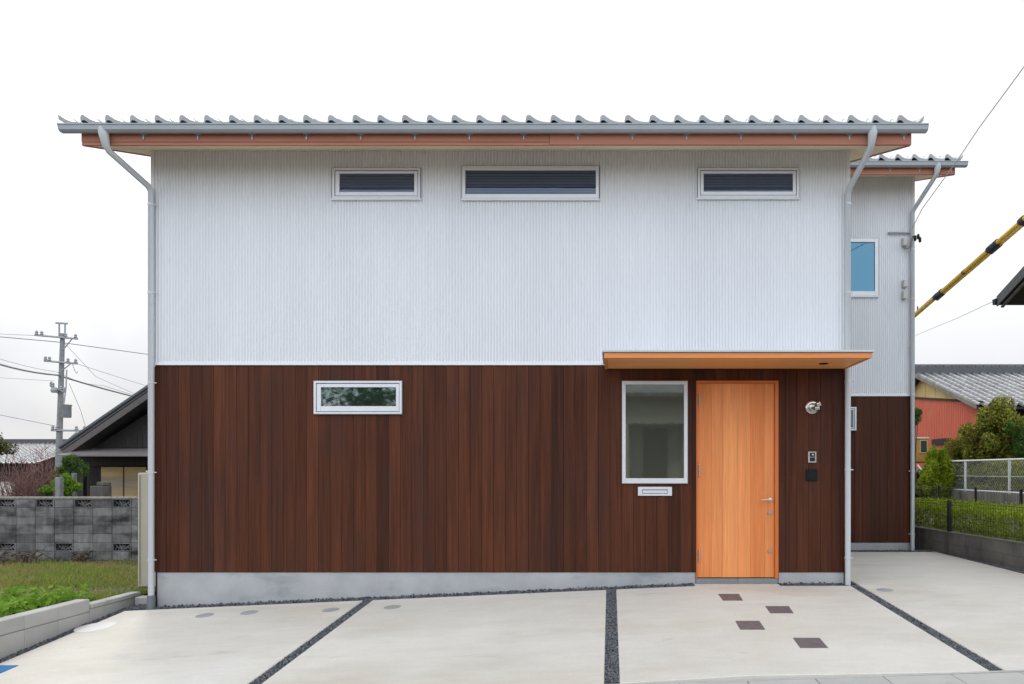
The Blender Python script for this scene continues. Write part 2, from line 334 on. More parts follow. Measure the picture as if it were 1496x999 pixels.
# four concrete slabs between the grit joints
def cut(x_back, x_front): return lambda y: x_front + (x_back - x_front) * (y - YS) / (D - YS)
j1 = cut(-2.853, -2.868); j2 = cut(0.0, 0.005); j3 = cut(2.865, 2.86)
J = .058
def slab(left, right, back, ny=26, nx=16):
    mb = MB()
    rows = []
    for j in range(ny + 1):
        t = j / ny
        row = []
        for i in range(nx + 1):
            s = i / nx
            yb = back(0.5)  # refined below
            y = YS + (yb - YS) * t
            x = left(y) + (right(y) - left(y)) * s
            y = YS + (back(x) - YS) * t
            x = left(y) + (right(y) - left(y)) * s
            row.append((x, y, G(x, y)))
        rows.append(row)
    vs_ = [p for r_ in rows for p in r_]; n = nx + 1
    fs = [(j * n + i, j * n + i + 1, (j + 1) * n + i + 1, (j + 1) * n + i) for j in range(ny) for i in range(nx)]
    m = len(vs_); rim = [i for i in range(n)] + [j * n + nx for j in range(1, ny + 1)] + [ny * n + i for i in range(nx - 1, -1, -1)] + [j * n for j in range(ny - 1, 0, -1)]
    vs_ += [(vs_[k][0], vs_[k][1], vs_[k][2] - .08) for k in rim]
    q = len(rim)
    fs += [(rim[k], m + k, m + (k + 1) % q, rim[(k + 1) % q]) for k in range(q)]
    mb.add(vs_, fs, .5)
    return tag(mb.build('driveway', M['concrete'], bevel=.006), kind='structure')
bk = lambda x: D - .115
slab(lambda y: -5.70, lambda y: j1(y) - J, bk)
slab(lambda y: j1(y) + J, lambda y: j2(y) - J, bk)
DOOR0, DOOR1 = fx(1017), fx(1137)
slab(lambda y: j2(y) + J, lambda y: j3(y) - J, lambda x: bk(x), nx=20)
slab(lambda y: j3(y) + J, lambda y: 5.38 + max(0, (9.6 - y)) * .02, lambda x: 12.26 if x > 2.95 else 12.26, ny=40)
mb = MB(); mb.hexa([(DOOR0 - .02, bk(0) + .002, -.08), (DOOR1 + .0, bk(0) + .002, -.08), (DOOR1, D - .012, -.08), (DOOR0 - .02, D - .012, -.08),
                    (DOOR0 - .02, bk(0) + .002, -.003), (DOOR1, bk(0) + .002, -.003), (DOOR1, D - .012, 0), (DOOR0 - .02, D - .012, 0)])
tag(mb.build('driveway', M['concrete']), kind='structure')

# loose dark gravel in the joints and along the walls
gs = MB(7); rg = random.Random(11)
def stone(x, y, z, s):
    a = rg.random() * 6.28; vs_ = []
    for k, (p, q, h) in enumerate(((1, 0, 0), (0, 1, 0), (-1, 0, 0), (0, -1, 0), (0, 0, 1), (0, 0, -1))):
        f_ = s * (.6 + .7 * rg.random()); p2 = p * math.cos(a) - q * math.sin(a); q2 = p * math.sin(a) + q * math.cos(a)
        vs_.append((x + (p2 + rg.uniform(-.3, .3)) * f_, y + (q2 + rg.uniform(-.3, .3)) * f_, z + (h + rg.uniform(-.25, .25)) * f_ * .8))
    gs.add(vs_, [(0, 1, 4), (1, 2, 4), (2, 3, 4), (3, 0, 4), (1, 0, 5), (2, 1, 5), (3, 2, 5), (0, 3, 5)], rg.random())
for jn in (j1, j2, j3):
    for k in range(2700):
        y = rg.uniform(YS + .02, D - .06); x = jn(y) + rg.uniform(-J, J) * .97
        stone(x, y, G(x, y) - .018 + rg.random() * .010, .011)
for k in range(5200):
    x = rg.uniform(-5.5, 2.85)
    if DOOR0 - .03 < x < DOOR1 + .0: continue
    y = rg.uniform(D - .118, D + .0); stone(x, y, G(x, y) - .012 + .028 * max(0, (y - D + .09) / .1) * rg.random() + rg.random() * .008, .012)
for k in range(1600):
    y = rg.uniform(YS, 9.1); x = rg.uniform(-5.82, -5.69); stone(x, y, G(x, y) - .016 + rg.random() * .012, .013)
for k in range(2600):
    y = rg.uniform(12.24, 12.43); x = rg.uniform(2.9, 5.4); stone(x, y, G(x, y) - .01 + rg.random() * .02, .016)
for k in range(2400):
    y = rg.uniform(8, 12.5); x1 = 5.33 + (12.9 - y) * .093; x = rg.uniform(5.39, x1); stone(x, y, G(x, y) - .015 + rg.random() * .015, .014)
for k in range(500):
    x = rg.uniform(-5.75, -5.3); y = rg.uniform(8.7, 9.05); stone(x, y, G(x, y) - .012 + rg.random() * .015, .014)
tag(gs.build('gravel', M['gravel']), kind='stuff')

# lids and stepping tiles set in the concrete
def on_ground(px, py, up=0):
    d = 8.0
    for _ in range(30): d = F * (EYE - G(fx(px, d), d) - up) / (py - PY)
    return Vector((fx(px, d), d, G(fx(px, d), d)))
def lid(px, py, rad, name, material, label, cat, group=None):
    p = on_ground(px, py); mb = MB()
    sl = bs(p.x)
    prof = [(rad * .98, -.02), (rad, .003), (rad * .93, .0045), (rad * .90, .003), (rad * .86, .0045), (.01, .0048)]
    mb.lathe(p, prof, n=32)
    mb.v = [(x, y, z + sl * (y - p.y) + .043 * (x - p.x) * (x < 1)) for x, y, z in mb.v]
    o = mb.build(name, material, smooth=30); return tag(o, label, cat, group)
caps = [(299, 899, 'round grey drain lid in the concrete, leftmost of the four along the house front'),
        (364, 895, 'round grey drain lid in the concrete, second from the house corner downpipe'),
        (483, 891, 'round grey drain lid just left of the slanting gravel joint'),
        (573, 887, 'round grey drain lid just right of the slanting gravel joint'),
        (1293, 862, 'round grey drain lid on the slab right of the door, beside the right gravel joint')]
for px, py, lb in caps: lid(px, py, .092, 'drain_lid', M['lid_grey'], lb, 'drain lid', 'round drain lids in the driveway')
lid(139, 916, .19, 'manhole_cover', M['lid_white'], 'large round off-white manhole cover near the low block kerb', 'manhole cover')
def pad(pts, name, material, label, cat, group=None, h=.004):
    w_ = [on_ground(*p) for p in pts]; mb = MB()
    mb.hexa([(p.x, p.y, p.z - .03) for p in w_] + [(p.x, p.y, p.z + h) for p in w_])
    return tag(mb.build(name, material, bevel=.002), label, cat, group)
def q4(a, b, c, d_, ox=1000, oy=830, k=3.016): return [(ox + p[0] / k, oy + p[1] / k) for p in (d_, c, b, a)]
grp = 'dark stepping tiles in front of the door'
pad(q4((148, 114), (240, 114), (258, 143), (170, 143)), 'stepping_tile', M['slate'], 'dark slate stepping tile nearest the wooden door', 'paving tile', grp)
pad(q4((356, 168), (460, 168), (481, 199), (378, 199)), 'stepping_tile', M['slate'], 'dark slate stepping tile second from the door, offset to the right', 'paving tile', grp)
pad(q4((224, 233), (330, 233), (356, 271), (246, 271)), 'stepping_tile', M['slate'], 'dark slate stepping tile third from the door, leftmost at its middle distance', 'paving tile', grp)
pad(q4((478, 308), (595, 308), (634, 352), (510, 352)), 'stepping_tile', M['slate'], 'dark slate stepping tile farthest from the door and nearest the street', 'paving tile', grp)
pad([(-30, 985.5), (0, 984), (27, 972.3), (-30, 972.8)], 'meter_lid', M['blue'], 'bright blue water meter lid set in the concrete', 'meter lid', h=.006)

# ------------------------------------------------------------------ the house
H = empty('house', (-1.3, D, 0), 'modern two storey house with white corrugated upper walls, dark timber cladding and orange door', 'house')
PITCH = .328
YE = D - .57; ZU0 = 4.958
YRIDGE = D + 6.0
WD = .06      # the wing eave sits a little lower than the plane of the main roof
def zu(y): return ZU0 + PITCH * (y - YE) if y <= YRIDGE else ZU0 + PITCH * (2 * YRIDGE - y - YE)
XL, XR = -5.446, 2.82           # main body
DW = D + 3.64; XW = 5.08        # side wing
YB = D + 9.0
OPEN = {'w1': (fx(487), fx(615), fz(291), fz(247)), 'w2': (fx(676), fx(875), fz(291.5), fz(244)), 'w3': (fx(1019), fx(1166), fz(290), fz(247)),
        'w4': (fx(460), fx(588), fz(605), fz(557)), 'w5': (fx(909), fx(1004), fz(706), fz(557)), 'door': (DOOR0, DOOR1, -.5, fz(556)),
        'w6': (fx(1222, DW), fx(1282, DW), fz(433, DW), fz(349, DW)), 'w7': (fx(1214, DW), fx(1249.6, DW), fz(629, DW), fz(595, DW))}
def spans(z0, z1, holes):
    s = [(z0, z1)]
    for a, b in holes:
        n = []
        for p, q in s:
            if b <= p or a >= q: n.append((p, q)); continue
            if a > p: n.append((p, a))
            if b < q: n.append((b, q))
        s = n
    return s
def corrug(mb, x0, x1, z0, ztop, y, opens, axis='x', pitch=.03563, amp=.018, sign=-1):
    edges = sorted(set([x0, x1] + [e for o in opens for e in o[:2] if x0 < e < x1]))
    for a, b in zip(edges, edges[1:]):
        mid = (a + b) / 2
        hol = [(o[2], o[3]) for o in opens if o[0] < mid < o[1]]
        n = max(2, int((b - a) / pitch * 8)); xs = lins(a, b, n)
        for (p, q) in spans(z0, 99, hol):
            vs_ = []
            for x in xs:
                k = abs(math.sin(math.pi * x / pitch)) ** .8; off = y + sign * amp * k
                top = ztop(x) if callable(ztop) else ztop
                t_ = min(q, top)
                vs_ += [(x, off, p), (x, off, t_)] if axis == 'x' else [(off, x, p), (off, x, t_)]
            mb.add(vs_, [(2 * i, 2 * i + 2, 2 * i + 3, 2 * i + 1) for i in range(n)], .5)
ZB = 2.617                      # seam between timber and metal
cw = MB(); corrug(cw, XL + .012, XR - .012, ZB, zu(D) - .004, D, [OPEN['w1'], OPEN['w2'], OPEN['w3']])
cw.build('upper_wall', M['siding'], H, smooth='all')
cw = MB(); corrug(cw, XR, XW - .012, ZB, zu(DW) - .064, DW, [OPEN['w6']]); cw.build('upper_wall', M['siding'], H, smooth='all')
cw = MB(); corrug(cw, D + .012, YB, ZB, lambda y: zu(y) - .004, XL, [], 'y', sign=-1); cw.build('upper_wall', M['siding'], H, smooth='all'); cw = MB()
corrug(cw, D + .012, DW, ZB, lambda y: zu(y) - .004, XR, [], 'y', sign=1); cw.build('upper_wall', M['siding'], H, smooth='all'); cw = MB()
corrug(cw, DW + .012, YB, ZB, lambda y: zu(y) - .066, XW, [], 'y', sign=1); cw.build('upper_wall', M['siding'], H, smooth='all')
# backing
co = MB()
def core_poly(y0, e=.02): return [(y0, -.45), (y0, zu(y0) - e), (YRIDGE, zu(YRIDGE) - e), (YB - .02, zu(YB) - e), (YB - .02, -.45)]
co.prism_x(core_poly(D + .022), XL + .02, XR - .02); co.prism_x(core_poly(DW + .022, .09), XR - .018, XW - .02)
co.build('wall_core', M['core'], H)
# corner trims and the white seam flashing
tr = MB()
for (xa, xb, ya) in ((XL - .014, XL + .026, D - .018), (XR - .026, XR + .014, D - .018)):
    tr.box(xa, xb, ya, ya + .03, ZB + .02, zu(D) - .006)
tr.box(XW - .026, XW + .014, DW - .018, DW + .012, ZB + .02, zu(DW) - .066)
tr.box(XL - .016, XR + .016, D - .024, D + .02, ZB - .022, ZB + .018); tr.box(XR + .02, XW + .016, DW - .024, DW + .02, ZB - .022, ZB + .018)
tr.build('wall_trim', M['trim'], H, bevel=.002)
# vertical cedar boards
def boards(x0, x1, z0, z1, y, opens, wd=.1385, seed=3):
    mb = MB(seed); rr = random.Random(seed); x = x0
    while x < x1 - .02:
        xb = min(x + wd, x1); r_ = rr.random(); dy = rr.uniform(0, .002)
        ed = sorted(set([x + .0013, xb - .0013] + [e for o in opens for e in o[:2] if x + .0013 < e < xb - .0013]))
        for a, b in zip(ed, ed[1:]):
            for p, q in spans(z0, z1, [(o[2], o[3]) for o in opens if o[0] < (a + b) / 2 < o[1]]):
                mb.box(a, b, y - .006 - dy, y + .016, p, q, r_)
        x = xb
    return mb
ZW = fz(835.5)
boards(fx(227), fx(1236), ZW, ZB - .024, D, [OPEN['w4'], OPEN['w5'], OPEN['door']]).build('timber_cladding', M['timber'], H, bevel=.0014)
boards(XR + .02, XW - .02, ZW, ZB - .024, DW, [OPEN['w7']], seed=8).build('timber_cladding', M['timber'], H, bevel=.0014)
for xa_, xb_, ya_, yb_ in ((XL + .005, XL + .019, D, YB - .1), (XR - .019, XR - .002, D, DW - .14), (XW - .019, XW - .004, DW, YB - .1)):
    sb = MB(5); yy = ya_ + .02
    while yy < yb_: sb.box(xa_, xb_, yy, yy + .135, ZW, ZB - .03); yy += .1385
    sb.build('timber_cladding', M['timber'], H, bevel=.0014)
# foundation
fo = MB()
fo.box(fx(229), DOOR0 - .004, D + .006, D + .2, -.5, ZW - .004); fo.box(DOOR1 + .004, fx(1233), D + .006, D + .2, -.2, ZW - .004)
fo.box(XR - .01, XW - .025, DW + .006, DW + .2, -.2, ZW - .004)
fo.box(fx(229), fx(229) + .012, D + .21, YB, -.5, ZW - .004); fo.box(XR - .031, XR - .019, D + .21, DW, -.2, ZW - .004); fo.box(XW - .04, XW - .0255, DW + .21, YB, -.2, ZW - .004)
fo.build('foundation', M['found'], H, bevel=.006)
stp = MB(); xm = fx(1078)
stp.box(DOOR0, xm - .002, D - .004, D + .12, -.06, fz(845)); stp.box(xm + .002, DOOR1, D - .004, D + .12, -.06, fz(845))
stp.build('doorstep', M['step'], H, bevel=.003)

# windows
def ins(r_, a, b=None): b = a if b is None else b; return (r_[0] + a, r_[1] - a, r_[2] + b, r_[3] - b)
def window(o, y, gl, glassm, fixed=False, sill=False, label=None, tilt=0, blind=False):
    th = .004 if blind else .029
    wf = MB()
    if fixed: wf.ring(o, gl, y - .040, y + .02)
    else: wf.ring(o, ins(o, .026, .024), y - .040, y + .02)
    f_ = wf.build('window', M['alu'], H, bevel=.003)
    if label: f_['label'] = label
    gk = MB(); gk.ring(ins(o, -.007), ins(o, .001), y - .026, y + .015); gk.build('shadow_gap', M['sleeve'], f_)  # dark ring stands in for the shadow line around the frame
    if not fixed:
        s_ = MB(); s_.ring(ins(o, .032, .031), gl, y - .030, y + .02); s_.build('sash', M['alu'], f_, bevel=.003)
    if blind:
        bl2 = MB(7); zb = gl[2] - .004
        while zb < gl[3]:
            bl2.hexa([(gl[0] - .008, y + .002, zb), (gl[1] + .008, y + .002, zb), (gl[1] + .008, y + .014, zb + .010), (gl[0] - .008, y + .014, zb + .010),
                      (gl[0] - .008, y + .004, zb + .026), (gl[1] + .008, y + .004, zb + .026), (gl[1] + .008, y + .016, zb + .034), (gl[0] - .008, y + .016, zb + .034)]); zb += .033
        bl2.build('blind', M['blind'], f_)
    p = MB(); zc_ = (gl[2] + gl[3]) / 2
    lean = lambda z: (z - zc_) * math.tan(R(tilt))
    a_, b_, c_, d_ = gl[0] - .01, gl[1] + .01, gl[2] - .01, gl[3] + .01
    p.hexa([(a_, y - .016 + lean(c_), c_), (b_, y - .016 + lean(c_), c_), (b_, y - .016 + lean(c_) + th, c_), (a_, y - .016 + lean(c_) + th, c_), (a_, y - .016 + lean(d_), d_), (b_, y - .016 + lean(d_), d_), (b_, y - .016 + lean(d_) + th, d_), (a_, y - .016 + lean(d_) + th, d_)])
    p.build('pane', glassm, f_)
    if sill:
        s_ = MB(); s_.box(o[0] - .012, o[1] + .012, y - .050, y - .001, o[2] - .022, o[2] - .004); s_.build('sill', M['trim'], f_, bevel=.003)
    return f_
window(OPEN['w1'], D, (fx(497), fx(606), fz(281.5), fz(254.5)), M['clear'], sill=True, tilt=2.6, blind=True)
window(OPEN['w2'], D, (fx(680.5), fx(870.5), fz(285), fz(250)), M['clear'], fixed=True, sill=True, tilt=1.6, blind=True, label='widest upper window, fixed with a thin frame')
window(OPEN['w3'], D, (fx(1027.5), fx(1157.5), fz(281), fz(254.5)), M['clear'], sill=True, tilt=2.6, blind=True)
window(OPEN['w4'], D, (fx(470), fx(579.5), fz(593.5), fz(566)), M['glass_green'], label='small wide window in the dark timber')
w5 = window(OPEN['w5'], D, (fx(914), fx(999), fz(698.5), fz(562)), M['glass_grey'], fixed=True, label='tall window beside the door')
z5 = fz(703)
for px in (919, 994): dc = MB(); dc.box(fx(px - 3.5), fx(px + 3.5), D - .0385, D - .034, z5 - .005, z5 + .005); dc.build('drain_cap', M['sleeve'], w5)
w6 = window(OPEN['w6'], DW, (fx(1228, DW), fx(1277, DW), fz(426, DW), fz(354.5, DW)), M['glass_blue'], fixed=True, sill=True, label='tall side window reflecting blue sky')
window(OPEN['w7'], DW - .02, ins(OPEN['w7'], .05), M['glass'], label='small window half hidden behind the downpipe')

# door
dl = MB(); eb = [1018.5, 1040, 1056, 1078, 1096, 1117, 1131.5]; tones = [.35, .62, .95, .72, .18, .5]
zb_, zt_ = fz(843.5), fz(560)
for a, b, r_ in zip(eb, eb[1:], tones): dl.box(fx(a) + .0006, fx(b) - .0006, D + .012, D + .055, zb_, zt_, r_)
DO = dl.build('door', M['door'], H, bevel=.0008)
df = MB(); df.box(DOOR0, fx(1018.2), D - .014, D + .06, zb_ - .01, fz(556)); df.box(fx(1131.8), DOOR1, D - .014, D + .06, zb_ - .01, fz(556))
df.box(fx(1018.2), fx(1131.8), D - .014, D + .06, zt_ + .002, fz(556)); df.build('door_frame', M['door_frame'], H, bevel=.002)
hd = MB(); hx, hz = fx(1125), fz(730)
hd.lathe((hx, D - .002, hz), [(.024, .014), (.024, .006), (.011, .004), (.011, -.045)], 'y', 16)
hd.tube([(hx + .012, D - .045, hz), (hx - .03, D - .048, hz + .001), (hx - .112, D - .046, hz)], [.011, .010, .008], 10); hd.build('handle', M['steel'], DO, smooth=40)
for py in (749, 805):
    lk = MB(); c = (fx(1124.5), D, fz(py)); lk.lathe(c, [(.023, .012), (.023, .002), (.020, -.004), (.001, -.004)], 'y', 18)
    lk.box(c[0] - .004, c[0] + .004, D - .014, D - .004, c[2] - .013, c[2] + .013); lk.build('lock', M['steel_dull'], DO, smooth=40)
for py in (584.5, 687, 812.5):
    hg = MB(); 
    for k in range(5): hg.lathe((fx(1022), D + .004, fz(py) + (k - 2) * .029), [(.0085, -.013), (.0095, -.011), (.0095, .011), (.0085, .013)], 'z', 10)
    hg.build('hinge', M['steel_dull'], DO, smooth=40)

# canopy
CN = MB(2); cx0, cx1 = -.075, 2.78; y0c, y1c = D - .90, D - .026
nb = 8; bw = (y1c - y0c - .035) / nb
for k in range(nb): CN.box(cx0 + .032, cx1 - .032, y0c + .034 + k * bw + .001, y0c + .034 + (k + 1) * bw - .001, 2.552, 2.568)
CAN = CN.build('canopy', M['canopy'], H, bevel=.001)
cf = MB(); cf.box(cx0, cx1, y0c, y0c + .032, 2.545, 2.603); cf.box(cx0, cx0 + .03, y0c + .033, y1c, 2.545, 2.603); cf.box(cx1 - .03, cx1, y0c + .033, y1c, 2.545, 2.603)
cf.build('canopy_fascia', M['canopy_edge'], CAN, bevel=.002)
cm = MB(); cm.box(cx0 - .022, cx1 + .022, y0c - .022, D - .0245, 2.606, 2.629); cm.build('canopy_roof', M['pipe'], CAN, bevel=.003)
dn = MB(); dn.lathe((2.39, 8.32, 2.5435), [(.05, .008), (.05, 0), (.040, 0), (.036, .004), (.001, .0045)], 'z', 24); dn.build('downlight', M['black'], CAN, smooth=40)

# letter slot, lamp, intercom, socket
ls = MB(); o = (fx(932), fx(981.5), fz(724), fz(711)); ls.ring(o, (fx(938), fx(975), fz(721), fz(715)), D - .026, D + .01)
LS = ls.build('letter_slot', M['alu'], H, bevel=.002)
fl = MB(); fl.box(fx(938.6), fx(974.4), D - .017, D + .01, fz(720.2), fz(716)); fl.build('flap', M['alu'], LS)
wl_ = MB(); lc = (fx(1186), D - .012, fz(595))
wl_.lathe(lc, [(.078, .012), (.078, -.006), (.070, -.014), (.060, -.016)], 'y', 28); wl_.lathe((lc[0], lc[1] - .02, lc[2]), [(.045, .01), (.05, -.01), (.045, -.03), (.02, -.04), (.001, -.042)], 'y', 24)
WL = wl_.build('wall_lamp', M['steel'], H, smooth=35)
hd = MB(); hd.tube([(lc[0] + .01, lc[1] - .03, lc[2] + .01), (lc[0] + .05, lc[1] - .09, lc[2] + .030), (lc[0] + .075, lc[1] - .10, lc[2] + .04)], [.014, .034, .036], 16)
hd.tube([(lc[0] - .02, lc[1] - .04, lc[2] - .01), (lc[0] + .02, lc[1] - .085, lc[2] - .02), (lc[0] + .06, lc[1] - .09, lc[2] - .012)], [.012, .026, .028], 16)
hd.build('lamp_head', M['steel'], WL, smooth=35)
ic = MB(); o = (fx(1180), fx(1192), fz(676), fz(659.5)); ic.box(o[0], o[1], D - .028, D - .002, o[2], o[3])
IC = ic.build('intercom', M['steel_dull'], H, bevel=.004)
lp = MB(); xm = (o[0] + o[1]) / 2; zm = (o[2] + o[3]) / 2
lp.box(xm - .031, xm + .031, D - .031, D - .027, zm + .003, zm + .052); lp.box(xm - .031, xm + .031, D - .031, D - .027, zm - .050, zm - .003); lp.build('intercom_face', M['dark_glass'], IC, bevel=.003)
lp = MB(); lp.lathe((xm + .002, D - .0315, zm + .028), [(.011, .001), (.011, -.003), (.001, -.004)], 'y', 14); lp.build('camera_eye', M['steel'], IC, smooth=35)
sk = MB(); o = (fx(1177), fx(1193.5), fz(702), fz(685.5)); sk.box(o[0], o[1], D - .03, D - .002, o[2], o[3]); SK = sk.build('socket_box', M['black'], H, bevel=.006)
sk = MB(); sk.ring(ins(o, .018), ins(o, .026), D - .034, D - .029); sk.build('socket_lid', M['black'], SK, bevel=.002)

# roof: tiles, boards, gutters
def tile_profile(u):      # u 0..1 across one pantile
    return interp(u, [(0, 0), (.035, .052), (.10, .073), (.20, .070), (.32, .047), (.46, .024), (.62, .009), (.80, .002), (1, 0)])
US = [0, .035, .10, .15, .20, .26, .32, .39, .46, .54, .62, .80, .97]
def tiles(name, origin, eu, ev, width, length, parent, material, tw=.268, course=.235, lift=.013, h=1.0, edge=True, rows=None, seed=1):
    en = Vector(eu).cross(Vector(ev)).normalized()
    if en.z < 0: en = -en
    eu, ev, origin = Vector(eu).normalized(), Vector(ev).normalized(), Vector(origin)
    n = int(round(width / tw)); tw = width / n; nv = int(math.ceil(length / course)); rr = random.Random(seed)
    mb = MB(seed); npt = len(US)
    for i in range(n):
        us = [(i + u) * tw for u in US]; pr = [tile_profile(u) * h for u in US]
        if i == n - 1 and edge: us += [n * tw - .02, n * tw, n * tw + .025]; pr += [.01, .035 * h, .065 * h]
        if i == 0 and edge: us = us[3:]; pr = pr[3:]
        elif i < n - 1: us.append((i + 1) * tw); pr.append(0)
        for j in range(nv):
            v0, v1 = j * course, min((j + 1) * course, length); r_ = rr.random()
            jz = rr.uniform(-.001, .001)
            a = [origin + eu * u + ev * (v0 - .004) + en * (p - (.030 if j == 0 else .006)) for u, p in zip(us, pr)]
            b = [origin + eu * u + ev * (v0 - .004) + en * (p + (.022 if j == 0 else lift) + jz) for u, p in zip(us, pr)]
            c = [origin + eu * u + ev * v1 + en * (p + jz) for u, p in zip(us, pr)]
            k = len(us); vs_ = a + b + c
            fs = [(q, q + 1, k + q + 1, k + q) for q in range(k - 1)] + [(k + q, k + q + 1, 2 * k + q + 1, 2 * k + q) for q in range(k - 1)]
            mb.add(vs_, fs, r_)
    return mb.build(name, material, parent, smooth=50)
cosp = 1 / math.sqrt(1 + PITCH ** 2); evf = (0, cosp, PITCH * cosp)
YT = D - .655; ZT = 5.150
SLOPE = (YRIDGE - YT) / cosp
RF = tiles('roof', (fx(118, 8.12) - .2714, YT, ZT), (1, 0, 0), evf, 3.40 - fx(118, 8.12) + .2714, SLOPE, H, M['tile'])
YT2 = YT + 3.64
tiles('roof', (3.46, YT2, ZT + PITCH * 3.64 - WD), (1, 0, 0), evf, 5.56 - 3.46, (YRIDGE - YT2) / cosp, H, M['tile'], seed=4)
bkr = MB(); zr = ZT + PITCH * (YRIDGE - YT)
bkr.prism_x([(YRIDGE, zr), (YB + .6, zr - PITCH * (YB + .6 - YRIDGE)), (YB + .6, zr - PITCH * (YB + .6 - YRIDGE) - .06), (YRIDGE, zr - .06)], fx(110, 8.12), 5.58)
bkr.prism_x([(YRIDGE - .13, zr - .02), (YRIDGE - .1, zr + .16), (YRIDGE, zr + .22), (YRIDGE + .1, zr + .16), (YRIDGE + .13, zr - .02)], fx(110, 8.12), 5.58)
bkr.build('roof_back', M['tile'], H)
XF0, XF1, XF2 = fx(121, 8.21), fx(1330, 8.21), fx(1394.5, 11.85)
so = MB(6); zu0 = zu
def soff(x0, x1, ya, yb, dz_=0):
    zu = lambda y: zu0(y) - dz_
    n = max(1, int((yb - ya) / .12))
    ys = lins(ya, yb, n)
    for a, b in zip(ys, ys[1:]):
        so.hexa([(x0, a + .001, zu(a)), (x1, a + .001, zu(a)), (x1, b - .001, zu(b)), (x0, b - .001, zu(b)),
                 (x0, a + .001, zu(a) + .02), (x1, a + .001, zu(a) + .02), (x1, b - .001, zu(b) + .02), (x0, b - .001, zu(b) + .02)])
soff(XF0 + .03, XL - .018, YE + .006, YB + .5); soff(XL - .017, XR + .016, YE + .006, D + .02); soff(XR + .017, XF1 - .03, YE + .006, YRIDGE)
soff(XF1 - .029, XW + .016, YE + 3.646, DW + .02, WD); soff(XW + .017, XF2 - .03, YE + 3.646, YRIDGE, WD)
so.build('soffit', M['soffit'], H)
fa = MB(9); xj = fx(803, 8.2)
fa.box(XF0 - .0, xj - .002, YE - .024, YE + .004, ZU0 + .028, 5.125, .25); fa.box(xj + .002, XF1, YE - .030, YE + .004, ZU0 - .006, 5.125, .75)
fa.box(XF0, xj - .002, YE - .018, YE + .004, ZU0 - .008, ZU0 + .026, .9)
dz = PITCH * 3.64 - WD
fa.build('fascia', M['fascia'], H, bevel=.002); fa = MB(9)
fa.box(XF1 - .03, XF2, YE + 3.64 - .024, YE + 3.644, ZU0 + dz - .008, 5.125 + dz, .6)
fa.build('fascia', M['fascia'], H, bevel=.002)
def barge(x, ya, yb, dz_=0):
    zu = lambda y: zu0(y) - dz_
    ba = MB(3); ba.prism_x([(ya, zu(ya) - .012), (yb, zu(yb) - .012), (yb, zu(yb) + .19), (ya, zu(ya) + .17)], x - .014, x + .014)
    ba.build('barge_board', M['fascia'], H)
barge(XF0 + .014, YE + .005, YRIDGE); barge(XF1 - .014, YE + .005, YE + 3.6); barge(XF2 - .014, YE + 3.646, YRIDGE, WD)
def gutter(x0, x1, yf, ztop):
    g_ = MB(); t = .004
    outer = [(yf + .115, ztop - .005), (yf + .112, ztop - .040), (yf + .090, ztop - .066), (yf + .045, ztop - .070), (yf + .014, ztop - .052), (yf, ztop)]
    inner = [(yf + .006, ztop), (yf + .019, ztop - .048), (yf + .047, ztop - .064), (yf + .088, ztop - .060), (yf + .106, ztop - .037), (yf + .109, ztop - .005)]
    g_.prism_x(outer + inner, x0, x1)
    for xa in (x0, x1 - t): g_.prism_x(outer, xa - .001, xa + t + .001)
    g_.tube([(x0 - .001, yf, ztop), (x1 + .001, yf, ztop)], .008, 8)
    return g_.build('gutter', M['gutter'], H, smooth=25)
GU = gutter(fx(85, 8.08), fx(1356, 8.08), D - .715, fz(181.6, 8.08))
GU2 = gutter(3.47, fx(1414, 11.72), DW - .715, fz(236, 11.72))
def gbrk(x, y, z, par):
    b_ = MB(); b_.box(x - .035, x + .035, y - .012, y - .004, z - .014, z + .002); b_.box(x - .007, x + .007, y - .012, y - .005, z - .065, z - .012); b_.build('gutter_bracket', M['gutter'], par)
zg = fz(181.6, 8.08) - .066
for k in range(15): gbrk(fx(210 + 79.3 * k, 8.18), YE - .026, zg + .008, GU)
zg2 = fz(236, 11.72) - .066
for px in (1300, 1343, 1389): gbrk(fx(px, 11.83), YE + 3.64 - .022, zg2 + .008, GU2)

def downpipe(x, yw, zg_, xo, yo, z1, z2, zbot, brackets, side, sleeve=False, r=.033):
    """outlet at (xo, yo) under the gutter, elbow at z1, slanting to the wall at z2, then down"""
    p = MB(); yp = yw - .062
    p.tube([(xo, yo, zg_ + .062), (xo, yo, zg_ - .01), (xo + (x - xo) * .04, yo + (yp - yo) * .06, z1 + .02), (xo + (x - xo) * .10, yo + (yp - yo) * .12, z1 - .02),
            (x + (xo - x) * .07, yp + (yo - yp) * .07, z2 + .035), (x, yp, z2 - .02), (x, yp, zbot)], [.058, .052, .036, r, r, r, r], 14)
    P = p.build('downpipe', M['pipe'], H, smooth=50)
    for z in brackets:
        b_ = MB(); b_.lathe((x, yp, z), [(r + .001, -.011), (r + .005, -.011), (r + .005, .011), (r + .001, .011)], 'z', 16)
        b_.box(x + side * (r + .002), x + side * (r + .03), yp - .006, yp + .006, z - .006, z + .006); b_.tube([(x, yp + r, z), (x, yw, z)], .005, 6)
        b_.build('pipe_bracket', M['pipe'], P, smooth=40)
    if sleeve:
        s_ = MB(); s_.lathe((x, yp, zbot), [(r + .012, 0), (r + .012, .165), (r + .002, .172)], 'z', 16); s_.build('pipe_sleeve', M['sleeve'], P, smooth=40)
    return P
yo = D - .655
downpipe(fx(221.0, 8.72), D, zg, fx(149, 8.10), yo, fz(214, 8.12), fz(277, 8.7), zf(-5.4) - .02, [fz(py, 8.7) for py in (298, 427, 559, 690, 818)], 1, True)
